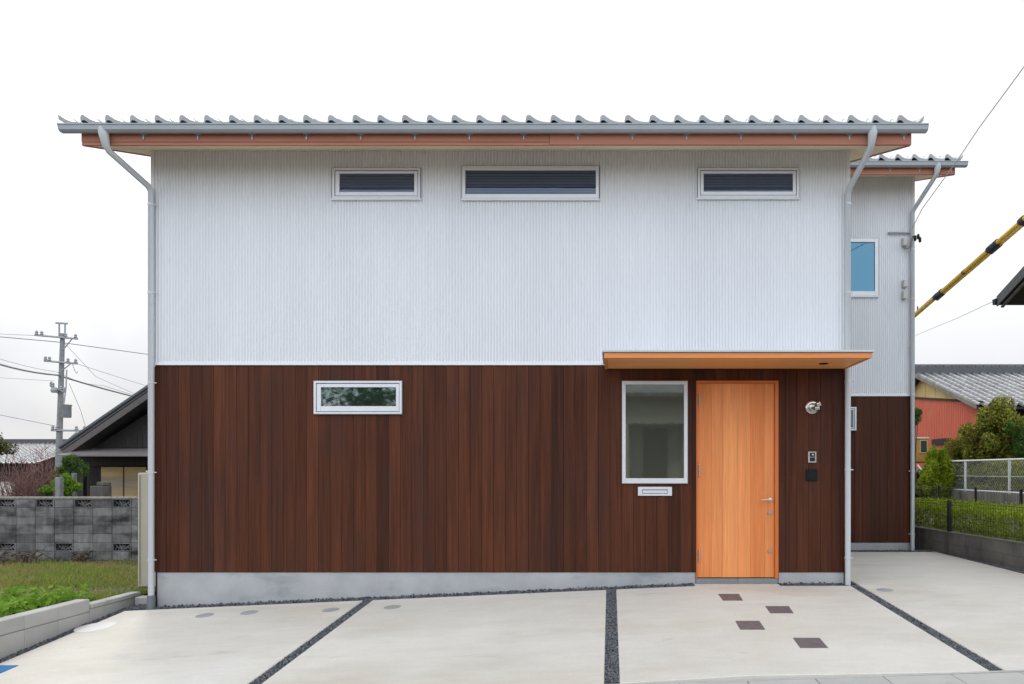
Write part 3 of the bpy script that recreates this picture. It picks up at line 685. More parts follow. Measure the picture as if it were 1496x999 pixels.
downpipe(fx(1238.5, 8.72), D, zg, fx(1276, 8.10), yo, fz(212, 8.12), fz(280, 8.7), -.02, [fz(py, 8.7) for py in (297, 427, 557, 686, 815)], 1)
downpipe(fx(1333, 12.36), DW, zg2, fx(1370, 11.76), DW - .655, fz(256, 11.8), fz(308, 12.3), -.02, [fz(py, 12.36) for py in (365, 437, 508, 577, 688, 780)], -1, r=.034)

# small boxes and service fittings on the wing wall
def wbox(px0, px1, py0, py1, name, dep=.09):
    b_ = MB(); b_.box(fx(px0, DW), fx(px1, DW), DW - dep, DW - .003, fz(py1, DW), fz(py0, DW)); return b_.build(name, M['box_grey'], H, bevel=.008)
jb = wbox(1316.5, 1323, 349, 361, 'junction_box'); wbox(1317, 1323, 410, 421, 'vent_hood', .1); wbox(1316.5, 1322, 426, 438, 'vent_hood', .1)
b_ = MB(); b_.tube([at(1297.5, 340, DW - .05), at(1331, 340, DW - .05)], .016, 8); b_.tube([at(1299, 340, DW - .05), at(1299, 340, DW)], .012, 6); b_.build('service_bracket', M['pole_steel'], H)
b_ = MB(); b_.tube([at(1320, 360, DW - .05), at(1323, 363.5, DW - .08), at(1328, 362, DW - .1), at(1331, 356, DW - .1), at(1333, 347, DW - .12), at(1337, 344, DW - .2)], .010, 6, cap=True); b_.build('service_cable', M['wire'], H)

# ------------------------------------------------------------------ left side
# low kerb wall of pale blocks
def blockrow(mb, x0, x1, ya, yb, z0, z1, L_=.6, courses=1, cap=0):
    n = max(1, int(round((yb - ya) / L_)))
    ys = lins(ya, yb, n); zs = lins(z0, z1 - cap, courses)
    for a, b in zip(ys, ys[1:]):
        for p, q in zip(zs, zs[1:]): mb.box(x0, x1, a + .002, b - .002, p + .0015, q - .0015)
    if cap: mb.box(x0 - .008, x1 + .008, ya, yb, z1 - cap + .001, z1)
kw = MB(12); zk = fz(875, 8.27)
n = 9; ys = [8.27 - .46 * k for k in range(n)]
for a, b in zip(ys[1:], ys):
    kw.box(-5.98, -5.83, a + .002, b - .002, -.235, zk); kw.box(-5.981, -5.829, a + .002, b - .002, -.70, -.239)
o = kw.build('kerb_wall', M['kerb'], bevel=.008); tag(o, 'taller pale concrete block kerb between the driveway and the weeds', 'kerb wall')
kw = MB(14); kw.box(-5.93, -5.835, 8.285, 9.15, -.60, -.205); kw.box(-5.95, -5.825, 8.285, 9.16, -.203, -.152); 
o = kw.build('kerb_wall', M['kerb'], bevel=.008); tag(o, 'lower pale concrete kerb with a flat cap, running back to the house corner', 'kerb wall')
kw = MB(15); kw.box(-5.82, -5.53, 9.02, 9.16, -.60, -.20); o = kw.build('concrete_block', M['kerb'], bevel=.008); tag(o, 'short concrete block lying behind the left downpipe foot', 'concrete block')
# yard
def yard_z(x, y): return interp(y, [(4, -.28), (8.0, -.20), (9.3, -.23), (15.4, -.53), (60, -.56)]) + .012 * math.sin(x * 2.1 + y) * math.sin(y * 1.7)
sheet('yard', lins(-34, -5.99, 50), lins(5.2, 15.3, 40) + [18, 24, 60], yard_z, M['soil'])
gr = MB(21); rg = random.Random(5)
def blade(mb, x, y, z, h, wd, r_):
    a = rg.random() * 6.28; dx, dy = math.cos(a) * wd, math.sin(a) * wd; lx, ly = rg.uniform(-.6, .6) * h, rg.uniform(-.6, .6) * h
    mb.add([(x - dx, y - dy, z), (x + dx, y + dy, z), (x + lx * .5 + dx * .7, y + ly * .5 + dy * .7, z + h * .6), (x + lx * .5 - dx * .7, y + ly * .5 - dy * .7, z + h * .6), (x + lx, y + ly, z + h)],
           [(0, 1, 2, 3), (3, 2, 4)], r_)
for k in range(52000):
    y = 8.0 + 7.2 * rg.random() ** 1.25; xl = -.86 * y - .4
    x = rg.uniform(xl, -6.0)
    dens = .5 + .5 * math.sin(x * 1.3 + 2 * math.sin(y * .9)) * math.sin(y * 1.1 + x * .4)
    if rg.random() > .12 + 1.15 * dens ** 1.2: continue
    if y > 13.8 and x < -10.3 and rg.random() < .75: continue
    blade(gr, x, y, yard_z(x, y) - .01, rg.uniform(.035, .10) * (.7 + .6 * dens), .006, rg.random())
tag(gr.build('grass', M['grass']), kind='stuff')
def leaf_at(mb, c, s, rr, up=.3, r_=None):
    n = Vector((rr.gauss(0, 1), rr.gauss(0, 1), rr.gauss(0, 1) + up)).normalized()
    t = n.cross(Vector((rr.gauss(0, 1), rr.gauss(0, 1), rr.gauss(0, 1)))).normalized(); b = n.cross(t)
    l, w_ = s * rr.uniform(.7, 1.3), s * rr.uniform(.32, .5)
    mb.add([c - t * l * .5, c - b * w_ * .5 + t * l * .05 + n * s * .08, c + t * l * .5, c + b * w_ * .5 + t * l * .05 + n * s * .08], [(0, 1, 2), (0, 2, 3)], rr.random() if r_ is None else r_)
wd = MB(31)
for k in range(260):
    y = rg.uniform(6.6, 8.6); x = -6.05 - rg.random() ** 1.6 * 1.2; z = yard_z(x, y); hh = rg.uniform(.08, .26)
    for q in range(6):
        leaf_at(wd, Vector((x + rg.uniform(-.07, .07), y + rg.uniform(-.07, .07), z + hh * rg.uniform(.4, 1))), rg.uniform(.06, .14), rg, up=1.2)
tag(wd.build('weeds', M['weed']), kind='stuff')
# withered vines by the block wall
dv = MB(33)
for k in range(46):
    x = rg.uniform(-13.4, -11.1); y = rg.uniform(14.2, 15.1); z = yard_z(x, y); p = [Vector((x, y, z))]
    for q in range(5): p.append(p[-1] + Vector((rg.uniform(-.18, .18), rg.uniform(-.08, .08), rg.uniform(-.07, .09) if q else .1)))
    for q in p: q.z = max(q.z, z + .01)
    dv.tube(p, rg.uniform(.008, .017), 5)
tag(dv.build('dry_vines', M['bark']), 'tangle of dry brown vines lying at the foot of the dark block wall', 'dry vines')
dk = MB(34)
for k in range(120): leaf_at(dk, Vector((fx(119, 14.6) + rg.gauss(0, .10), 14.6 + rg.gauss(0, .07), yard_z(-10.4, 14.6) + abs(rg.gauss(0, .11)))), .09, rg)
tag(dk.build('leaf_litter', M['bark']), kind='stuff')

# dark block wall with openwork blocks
BW = empty('block_wall', (-12, 15.5, -.52), 'dark weathered concrete block wall with openwork blocks and a scalloped cap', 'wall')
bm_ = MB(41); ob = []; bl_, bh = .40, .183
z0 = -.52; xr = -5.2
openw = {(6, 1), (6, 3), (6, 5), (6, 7), (1, 4), (1, 7), (1, 1)}
nb = 46
for r_ in range(7):
    off = 0 if r_ % 2 == 0 else .0
    for c in range(nb):
        xb = xr - c * bl_ - off
        px_ = PX + (xb - .2) * F / 15.4
        top = (r_ == 6 and c % 2 == 1 and c % 4 in (1, 3)); low = (r_ == 1 and c % 4 == 2)
        if (r_ == 6 and c % 2 == 0) or (r_ == 1 and c % 3 == 0): ob.append((xb - bl_, xb, z0 + r_ * bh, z0 + (r_ + 1) * bh)); continue
        bm_.box(xb - bl_ + .003, xb - .003, 15.40, 15.52, z0 + r_ * bh + .003, z0 + (r_ + 1) * bh - .003)
bm_.box(xr - nb * bl_, xr, 15.415, 15.505, z0 - .2, z0 + bh * .98, .3)
mo = MB(); 
for r_ in range(7):
    zz = z0 + r_ * bh; mo.box(xr - nb * bl_, xr, 15.412, 15.508, zz - .0028, zz + .0028, .7)
bm_.build('blocks', M['grey_block'], BW, bevel=.006); mo.build('mortar', M['dark_wall'], BW)
for (a, b, p, q) in [t for t in ob if t[1] > -14.5]:
    f_ = MB(3); f_.ring((a + .003, b - .003, p + .003, q - .003), (a + .03, b - .03, p + .022, q - .022), 15.40, 15.52)
    cx = (a + b) / 2; zc = p + .03
    for an in (35, 65, 90, 115, 145):
        e = Vector((math.cos(R(an)) * .16, 0, math.sin(R(an)) * .125)); f_.tube([(cx, 15.44, zc), (cx + max(-.165, min(.165, e.x)), 15.44, min(q - .02, zc + e.z))], .013, 6)
    for s in (-1, 1): f_.tube([(cx + s * .165, 15.44, p + .03), (cx + s * .10, 15.44, p + .10), (cx + s * .165, 15.44, q - .03)], .011, 6)
    f_.tube([(cx - .09, 15.44, zc), (cx - .06, 15.44, zc + .06), (cx, 15.44, zc + .085), (cx + .06, 15.44, zc + .06), (cx + .09, 15.44, zc)], .011, 6)
    f_.box(a + .02, b - .02, 15.49, 15.505, p + .015, q - .015, .0)
    f_.build('openwork_block', M['grey_block'], BW)
    f_ = MB(); f_.box(a + .031, b - .031, 15.486, 15.4895, p + .023, q - .023); f_.build('openwork_shade', M['black'], BW)  # black sheet stands in for the shade inside the openings
cp = MB(44); x = xr - nb * bl_
while x < xr:
    cp.prism_x([(15.385, z0 + 7 * bh), (15.40, z0 + 7 * bh + .025), (15.46, z0 + 7 * bh + .05), (15.52, z0 + 7 * bh + .025), (15.535, z0 + 7 * bh)], x, x + .128); x += .133
cp.prism_x([(15.39, z0 + 7 * bh - .01), (15.41, z0 + 7 * bh + .018), (15.51, z0 + 7 * bh + .018), (15.53, z0 + 7 * bh - .01)], xr - nb * bl_, xr, .2)
cp.build('wall_cap', M['cap'], BW, bevel=.006)

# tall beige tank beside the house
TK = empty('water_heater', (-6.2, 10.4, -.3), 'tall beige metal water heater cabinet standing left of the house corner', 'water heater')
t_ = MB(); t_.box(-6.535, -5.86, 10.2, 10.85, -.26, 1.315); t_.build('cabinet', M['beige'], TK, bevel=.012, seg=2)
t_ = MB(); t_.box(-6.515, -6.50, 10.188, 10.199, -.22, 1.29); t_.box(-6.40, -6.385, 10.188, 10.199, -.22, 1.29); t_.build('front_panel', M['beige'], TK, bevel=.003)
t_ = MB(); t_.box(-6.50, -6.42, 10.22, 10.82, -.32, -.262); t_.box(-6.0, -5.9, 10.22, 10.82, -.32, -.262); t_.box(-6.56, -5.84, 10.15, 10.9, -.42, -.322); t_.build('base', M['sleeve'], TK, bevel=.005)
t_ = MB(); t_.lathe((-6.44, 10.26, 1.315), [(.015, 0), (.02, .012), (.012, .03), (.001, .032)], 'z', 12); t_.build('lifting_eye', M['steel_dull'], TK, smooth=40)
t_ = MB(); t_.tube([(-5.66, 9.35, -.25), (-5.66, 9.35, .62), (-5.64, 9.36, .70), (-5.6, 9.4, .72), (-5.46, 9.6, .72)], .045, 12)
o = t_.build('pipe_cover', M['beige'], TK, smooth=40)

# neighbouring dark timber house
NH = empty('old_house', (-13, 24, -.56), 'old dark timber house with a steep gable, tin lean-to roof and sand coloured doors', 'house')
ex, ez, dF = fx(90, 21.9), fz(659, 21.9), 22.6
pit = .69; ax = ex + 4.9; az = ez + pit * 4.9
nw = MB(51)
nw.prism_y([(fx(117, dF), -.6), (fx(117, dF), ez - .15), (ax, az - .3 - .12), (2 * ax - fx(117, dF), ez - .15), (2 * ax - fx(117, dF), -.6)], dF, 31)
for k in range(60):
    xx = fx(117, dF) + k * .16
    if xx > 2 * ax - fx(117, dF): break
    zt = min(ez - .2 + pit * (xx - ex - .5), 99) if xx < ax else ez - .2 + pit * (2 * ax - xx - ex - .5)
    if zt > 2.1: nw.box(xx, xx + .15, dF - .015, dF - .002, 2.06, zt)
nw.build('wall', M['old_timber'], NH)
def slope_y(mb, p0, p1, th, y0, y1, r_=None):   # slab whose section runs p0 -> p1 in xz
    mb.prism_y([p0, p1, (p1[0], p1[1] + th), (p0[0], p0[1] + th)], y0, y1, r_)
rf = MB(52); slope_y(rf, (ex, ez), (ax, az), .10, 21.85, 31.4); slope_y(rf, (2 * ax - ex, ez), (ax, az), .10, 21.85, 31.4)
k = 0
for yy in lins(21.85, 31.3, 35): rf.tube([(ex - .03, yy, ez + .11), (ax, yy, az + .11)], .06, 6)
rf.build('roof', M['tile_dark'], NH)
bg_ = MB(53); slope_y(bg_, (ex + .10, ez - .19), (ax, az - .26), .20, 21.80, 21.84); slope_y(bg_, (2 * ax - ex - .1, ez - .19), (ax, az - .26), .20, 21.80, 21.84); bg_.build('barge_board', M['barge'], NH)
lt = MB(54); zfr, zbk = fz(664, 21.2), fz(655, dF); xl_ = fx(83, 21.2)
lt.hexa([(xl_, 21.2, zfr - .05), (-6, 21.2, zfr - .05), (-6, dF - .017, zbk - .03), (xl_ - .1, dF - .017, zbk - .03), (xl_, 21.2, zfr), (-6, 21.2, zfr), (-6, dF - .017, zbk), (xl_ - .1, dF - .017, zbk)])
lt.build('lean_to_roof', M['tin'], NH)
bm2 = MB(55); bm2.box(fx(115, 22.2), -6.5, 22.25, 22.40, fz(680, 22.3), zfr + .05); bm2.box(fx(115, 22.2), fx(115, 22.2) + .1, 22.25, 22.4, -.6, fz(681, 22.3)); bm2.build('beam', M['old_timber'], NH)
for (a, b) in ((148.5, 180.5), (182.5, 214.5), (216.5, 248)):
    d_ = MB(); d_.box(fx(a, 22.45), fx(b, 22.45), 22.42, 22.47, -.5, fz(682, 22.45)); d_.build('sliding_door', M['sand'], NH, bevel=.004)
st = MB(); st.box(fx(131, 20), fx(149, 20), 20, 20.4, -.55, fz(710, 20)); st.box(fx(140, 20), fx(149, 20), 20.02, 20.38, fz(709.8, 20), fz(704, 20))
tag(st.build('stone_step', M['dark_wall'], bevel=.015), 'grey stacked stone blocks in front of the old house doors', 'stone step')
for px0, px1, pyt, d_, lb in ((80, 87.6, 697, 17.0, 'thick square concrete post left of the two behind the block wall'), (104, 108, 691, 18.5, 'thin grey post right of the two behind the block wall')):
    p_ = MB(); p_.box(fx(px0, d_), fx(px1, d_), d_, d_ + .12, -.56, fz(pyt, d_)); tag(p_.build('concrete_post', M['pole'], bevel=.01), lb, 'post', 'posts behind the block wall')

# far tiled house on the left
FH = empty('tiled_house', (-43, 50, -.6), 'low far house with a pale grey tiled roof behind the bare shrub', 'house')
zr, ze = fz(648, 48), fz(677, 43.4); xa, xb = -62, fx(100, 46)
ln = math.hypot(48 - 43.4, zr - ze)
tiles('roof', (xa, 43.4, ze), (1, 0, 0), (0, 48 - 43.4, zr - ze), xb - xa, ln, FH, M['tile_old'], tw=.30, course=.28, edge=False, h=1.3)
rc = MB(); rc.box(xa, xb + .1, 47.8, 48.2, zr - .05, fz(641.5, 48)); rc.prism_y([(xb, ze), (xb + .12, ze), (xb + .12, ze + .1), (xb, ze + .1)], 43.4, 43.5); rc.build('ridge', M['tile_dark'], FH)
rb = MB(); rb.add([(xa, 48, zr), (xb, 48, zr), (xb, 53, ze), (xa, 53, ze)], [(0, 1, 2, 3)]); rb.build('roof_back', M['tile_old'], FH)
fw = MB(); fw.prism_x([(44.4, -.6), (44.4, ze + .25), (48, zr - .1), (51.5, ze + .25), (51.5, -.6)], xa + .6, xb - .5); fw.build('wall', M['old_timber'], FH)
fw = MB(); fw.box(xa + .6, xb - 2, 44.3, 44.39, -.4, .7); fw.build('plaster_band', M['render'], FH)

# shrubs
def ellipsoid_leaves(mb, c, rad, n, s, rr, inner=.35, up=.3):
    for k in range(n):
        u = Vector((rr.gauss(0, 1), rr.gauss(0, 1), rr.gauss(0, 1))).normalized(); q = inner + (1 - inner) * rr.random() ** .5
        if rr.random() < .12: q *= rr.uniform(1, 1.14)
        leaf_at(mb, Vector((c[0] + u.x * rad[0] * q, c[1] + u.y * rad[1] * q, c[2] + u.z * rad[2] * q)), s, rr, up)
def bush(name, c, rad, label, m='leaf', n=5000, s=.06, seed=1, clumps=14, cat='bush', group=None, stem=None, base=None, cr=(.28, .48)):
    rr = random.Random(seed); b0 = base if base is not None else c[2] - rad[2]
    root = empty(name, (c[0], c[1], b0), label, cat, group); mb = MB(seed); st_ = MB(seed)
    for k in range(clumps):
        u = Vector((rr.gauss(0, 1), rr.gauss(0, 1), rr.gauss(0, 1))).normalized() * rr.uniform(.25, .82)
        cc = (c[0] + u.x * rad[0], c[1] + u.y * rad[1], c[2] + u.z * rad[2]); k_ = rr.uniform(*cr)
        ellipsoid_leaves(mb, cc, (rad[0] * k_, rad[1] * k_, rad[2] * k_), n // clumps, s, rr)
        st_.tube([(c[0] + rr.uniform(-.05, .05), c[1] + rr.uniform(-.05, .05), b0 - .05), (c[0] + u.x * rad[0] * .3, c[1] + u.y * rad[1] * .3, (b0 + cc[2]) / 2), cc], [.03, .018, .006], 5)
    mb.build('foliage', M[m], root); st_.build('stem', M['bark'], root)
    return root
p = at(97, 692, 19.5); bush('green_shrub', p, (.42, .4, .55), 'dense dark green shrub against the left end of the old house', 'leaf', 4200, .07, 3, base=-.56)
p = at(98, 711, 18); bush('green_shrub', p, (.30, .3, .30), 'low bright green shrub between the two concrete posts', 'weed', 2400, .07, 5, base=-.56)
p = at(67, 716, 18); bush('green_shrub', p, (.22, .25, .12), 'small bright green shrub left of the thick concrete post', 'weed', 900, .06, 6, base=-.56)
p = at(-16, 652, 17); TL = bush('garden_tree', (p.x, p.y, p.z), (.5, .5, .42), 'yellow green leafy tree edge at the left border', 'leaf_yellow', 2600, .08, 9, cat='tree', base=-.55)
# bare reddish shrub
def twiggy(c, hgt, spread, n, seed, label):
    rr = random.Random(seed); root = empty('bare_shrub', c, label, 'shrub', 'bare shrubs behind the block wall'); mb = MB(seed)
    for k in range(n):
        a = rr.random() * 6.28; s = rr.random() ** .5 * spread; h_ = hgt * (1 - .35 * (s / spread) ** 2) * rr.uniform(.6, 1.08)
        tip = Vector((c[0] + math.cos(a) * s, c[1] + math.sin(a) * s * .8, c[2] + h_)); b = Vector((c[0] + rr.uniform(-.2, .2), c[1] + rr.uniform(-.2, .2), c[2]))
        mid = b.lerp(tip, .55) + Vector((rr.uniform(-.12, .12), rr.uniform(-.1, .1), 0))
        mb.tube([b, mid, tip], [.011, .008, .0035], 4)
        for q in range(7):
            s0 = b.lerp(mid, rr.random()) if q < 2 else mid.lerp(tip, rr.random()); e = s0 + Vector((rr.uniform(-.22, .22), rr.uniform(-.2, .2), rr.uniform(.05, .33)))
            mb.tube([s0, e], [.006, .003], 3)
    mb.build('twigs', M['twig'], root); return root
twiggy((fx(30, 18), 18, -.56), fz(668, 18) + .62, .62, 170, 3, 'bare reddish brown shrub, the broader one in front of the far tiled roof')
twiggy((fx(62, 18.6), 18.6, -.56), fz(654, 18.6) + .60, .42, 110, 7, 'bare reddish brown shrub, taller one next to the utility pole')

# utility pole
UD = 38.0
UP = empty('utility_pole', (fx(84, UD), UD, -.6), 'tall concrete utility pole with crossarms rising behind the bare shrubs', 'utility pole')
u_ = MB(); u_.tube([(fx(83.5, UD), UD, -.6), tuple(at(91.5, 487, UD))], [.17, .105], 14); u_.build('pole', M['pole'], UP, smooth=40)
u_ = MB()
for px in (86.5, 95): u_.tube([at(px, 492, UD), at(px, 472, UD)], .045, 6)
u_.tube([at(81.5, 471.5, UD), at(98.5, 472.5, UD)], .05, 6); u_.build('top_bracket', M['pole_steel'], UP)
for (a, b, br0, br1) in (((51, 489.3), (113.5, 494.8), (106, 494), (92, 511)), ((64.5, 527), (113, 531), (104, 530.5), (91, 541)), ((75, 628.5), (126, 629), (112, 631), (96, 645)), ((74, 564), (95, 573), (80, 567), (86, 577))):
    u_ = MB(); u_.tube([at(*a, UD - .2), at(*b, UD - .2)], .05, 6); u_.tube([at(*br0, UD - .2), at(*br1, UD - .1)], .03, 6)
    ca = u_.build('crossarm', M['pole_steel'], UP)
    for t in (.04, .16, .72, .95):
        q = at(*a, UD - .2).lerp(at(*b, UD - .2), t); i_ = MB(); i_.lathe((q.x, q.y, q.z), [(.04, .03), (.09, .06), (.05, .12), (.08, .16), (.03, .24)], 'z', 8); i_.build('insulator', M['pole_steel'], ca)
u_ = MB(); c = at(97, 601, UD - .35); u_.lathe((c.x, c.y, c.z), [(.20, -.31), (.22, -.28), (.22, .26), (.25, .30), (.25, .34), (.1, .36)], 'z', 14); u_.build('transformer', M['pole'], UP, smooth=40)
u_ = MB(); u_.tube([at(97.5, 540, UD - .25), at(96.5, 565, UD - .25), at(93, 592, UD - .25)], .035, 6); u_.tube([at(106, 531, UD - .2), at(109, 541, UD - .2), at(112, 545, UD - .2), at(115, 541, UD - .2), at(112, 533, UD - .2)], .018, 5)
c = at(79, 570, UD - .3); u_.lathe((c.x, c.y, c.z), [(.12, -.12), (.16, 0), (.12, .12)], 'z', 10); u_.build('cable_loop', M['pole_steel'], UP)

def wire(pts, rad, label, m='wire', sag=0, cat='cable', name='overhead_wire', group='overhead wires by the utility pole'):
    P = []
    for (a, b) in zip(pts, pts[1:]):
        A, B = at(*a), at(*b)
        for k in range(8): 
            t = k / 8; q = A.lerp(B, t); q.z -= sag * 4 * t * (1 - t); P.append(q)
    P.append(at(*pts[-1])); mb = MB(); mb.tube(P, rad, 5); return tag(mb.build(name, M[m]), label, cat, group)
wire([(-60, 485, 34), (52, 490, UD), ], .016, 'thin overhead wire reaching the top crossarm from the left', 'wire_pale')
wire([(-60, 486.5, 34), (84, 499.5, UD), (300, 529, 48)], .022, 'upper overhead wire passing the pole just below its top crossarm')
wire([(-60, 503, 33), (84, 543.5, UD - .3), (150, 563, 42), (300, 600, 52)], .014, 'thin wire strung with clips just above the thick cable', 'wire_pale', .15)
wire([(-60, 511, 33), (84, 548, UD - .3), (300, 599, 52)], .045, 'thick dark telephone cable crossing the pole and running down to the gable', 'wire', .2)
wire([(-60, 548, 33), (80, 556.5, UD)], .012, 'faint wire ending at the pole below its second crossarm', 'wire_pale')
wire([(-60, 594, 33), (80, 622, UD)], .018, 'low overhead wire coming from the left to the pole above the tiled roof', 'wire_pale')
wire([(113, 531.5, UD), (180, 553, 43), (300, 590, 50)], .014, 'thin wire sloping down right from the second crossarm end', 'wire_pale')
wire([(93, 500, UD), (140, 550, 40), (230, 590, 44)], .012, 'thin wire dropping steeply right from the top of the pole', 'wire_pale')
wire([(101, 560, UD), (118, 600, 39), (130, 640, 40)], .012, 'thin stay wire dropping from mid pole towards the old gable', 'wire_pale')

# ------------------------------------------------------------------ right side
def wx(y): return 5.33 + (12.9 - y) * .093
sheet('garden_bed', [0, 1, 2, 3, 4], lins(5, 34, 20), lambda i, y: .24, M['soil'])
gbed = bpy.data.objects['garden_bed']
for v in gbed.data.vertices:
    xa = max(5.2, wx(v.co.y)) + .06; v.co.x = xa + (10.02 - xa) * v.co.x / 4
lw = MB(61); n = 40; ys = lins(4.6, 24, n)
for a, b in zip(ys, ys[1:]):
    for p, q in ((-.6, .165), (.168, .345)):
        lw.hexa([(wx(a), a + .0015, p), (wx(a) + .12, a + .0015, p), (wx(b) + .12, b - .0015, p), (wx(b), b - .0015, p), (wx(a), a + .0015, q), (wx(a) + .12, a + .0015, q), (wx(b) + .12, b - .0015, q), (wx(b), b - .0015, q)])
LWR = empty('low_wall', (5.6, 10, -.1), 'low dark stained concrete wall along the right edge of the driveway', 'wall'); lw.build('wall_blocks', M['dark_wall'], LWR, bevel=.003)
lc_ = MB(); lc_.hexa([(wx(4.6) - .006, 4.6, .347), (wx(4.6) + .126, 4.6, .347), (wx(24) + .126, 24, .347), (wx(24) - .006, 24, .347), (wx(4.6) - .006, 4.6, .362), (wx(4.6) + .126, 4.6, .362), (wx(24) + .126, 24, .362), (wx(24) - .006, 24, .362)])
lc_.build('wall_cap', M['cap'], LWR)
# black mesh fences
def mesh_fence(name, f0, f1, z0, z1, posts, label, pw=.03):
    """f0, f1 = ends (x, y)"""
    a, b = Vector((f0[0], f0[1], 0)), Vector((f1[0], f1[1], 0)); L_ = (b - a).length
    root = empty(name, (f0[0], f0[1], z0), label, 'fence'); mb = MB(); k = int(L_ / .06)
    for i in range(k + 1):
        q = a.lerp(b, i / k); mb.tube([(q.x, q.y, z0 + .03), (q.x, q.y, z1)], (.0022), 4, cap=False)
    for z in (z0 + .06, z0 + (z1 - z0) * .5, z1 - .05, z1): mb.tube([(a.x, a.y, z), (b.x, b.y, z)], .0025, 4)
    mb.build('mesh_panel', M['black_fence'], root)
    for y in posts:
        t = (y - f0[1]) / (f1[1] - f0[1]); q = a.lerp(b, t); p_ = MB(); p_.box(q.x - pw, q.x + pw, q.y - pw, q.y + pw, z0 - .05, z1 + .03); p_.build('post', M['black_fence'], root, bevel=.004)
    return root
mesh_fence('mesh_fence', (wx(22) + .06, 22), (wx(5) + .06, 5), .362, .84, [11.97, 9.95, 7.9, 5.9, 14.0, 16.0, 18, 20], 'low black mesh fence standing on the dark wall in front of the hedge', .026)
mesh_fence('mesh_fence', (7.9, 24), (7.9, 8), .24, .96, [17.85, 16.03, 14.25, 12.4, 10.6, 19.7, 21.5], 'black mesh fence behind the hedge', .022)
# hedge
HG = empty('hedge', (6.6, 12, .24), 'low clipped green hedge behind the black mesh fence', 'hedge'); hb = MB(71); rr = random.Random(71)
for k in range(42000):
    y = 7.5 + 12 * rr.random(); u = rr.random(); x0 = wx(y) + .2
    wv = .03 * math.sin(y * 5) + .03 * math.sin(y * 11.3 + 1)
    t = rr.random()
    if t < .5: x, z = x0 + rr.random() ** 1.5 * .3 + wv, rr.uniform(.28, .73)
    else: x, z = x0 + rr.uniform(.0, 1.1), .72 + wv + rr.gauss(0, .035)
    leaf_at(hb, Vector((x, y, z)), .05, rr, .6)
hb.build('foliage', M['hedge'], HG)
# terrace, its wall and white chain link fence
sheet('terrace', lins(10.12, 60, 10), lins(5, 80, 12), lambda x, y: .74 + .0 * x, M['soil'])
rw = MB(62)
for a, b in zip(lins(6, 36, 50), lins(6, 36, 50)[1:]):
    for p, q in ((-.3, .24), (.243, .50), (.503, .765)): rw.box(9.95, 10.11, a + .002, b - .002, p, q)
tag(rw.build('retaining_wall', M['dark_wall'], bevel=.004), 'dark mossy retaining wall below the white chain link fence', 'wall')
CF = empty('chain_link_fence', (10.03, 20, .77), 'white framed chain link fence on top of the retaining wall', 'fence')
ZC0, ZC1 = .80, 1.63
r_ = MB(); r_.tube([(10.03, 12, ZC1), (10.03, 32, ZC1)], .024, 8); r_.tube([(10.03, 12, ZC0), (10.03, 32, ZC0)], .024, 8); r_.tube([(10.03, 12, 1.2), (10.03, 32, 1.2)], .006, 5); r_.build('rail', M['white_fence'], CF, smooth=40)
for y in (13.95, 16.28, 18.62, 20.93, 23.25, 25.6, 27.9, 30.2):
    p_ = MB(); p_.tube([(10.03, y, .70), (10.03, y, ZC1 + .03)], .032, 10); p_.build('post', M['white_fence'], CF, smooth=40)
cl = MB(); hh = ZC1 - ZC0; y = 13 - hh
while y < 29:
    cl.tube([(10.03, y, ZC0), (10.03, y + hh, ZC1)], .0018, 3, cap=False); cl.tube([(10.035, y + hh, ZC0), (10.035, y, ZC1)], .0018, 3, cap=False); y += .11
cl.build('wire_mesh', M['mesh_wire'], CF)
# bushes
p = at(1447, 640, 21.5); bush('tall_bush', p, (.98, .9, 1.15), 'tall bush with mixed green and rusty leaves behind the chain link fence', 'leaf_mix', 15000, .115, 12, 34, base=.74, cr=(.25, .4))
p = at(1413, 662, 22.3); bush('rusty_bush', p, (.7, .6, .7), 'rust brown leafy bush left of the tall bush, against the red wall', 'leaf_mix', 9000, .08, 17, 16, base=.74)
p = at(1492, 645, 20.5); bush('dark_bush', p, (.45, .6, .75), 'dark green bush right of the tall bush at the photo edge', 'leaf', 6000, .08, 19, 14, base=.74)
p = at(1440, 698, 19.8); bush('climbing_plant', (10.55, 21.5, 1.15), (.4, 5.4, .55), 'straggling green climber growing behind the white chain link fence', 'leaf_mix', 30000, .085, 23, 60, cat='plant', base=.74, cr=(.14, .3))
p = at(1371, 690, 21.0); bush('leafy_bush', (9.76, 21.9, 1.40), (.42, .5, .95), 'bright green bush spilling over the left part of the chain link fence', 'hedge', 14000, .08, 25, 24, base=.3, cr=(.28, .42))
p = at(1344, 609, 25); bush('low_bush', (9.35, 21.9, 1.02), (.42, .5, .55), 'low light green bush at the left foot of the chain link fence', 'hedge', 6000, .075, 28, 14, base=.3)
bush('wall_shrub', (fx(1336, 22.0), 22.0, fz(609, 22.0)), (.40, .3, .36), 'dark green shrub top showing against the red corrugated wall', 'leaf', 2600, .06, 27, 9, base=.74)

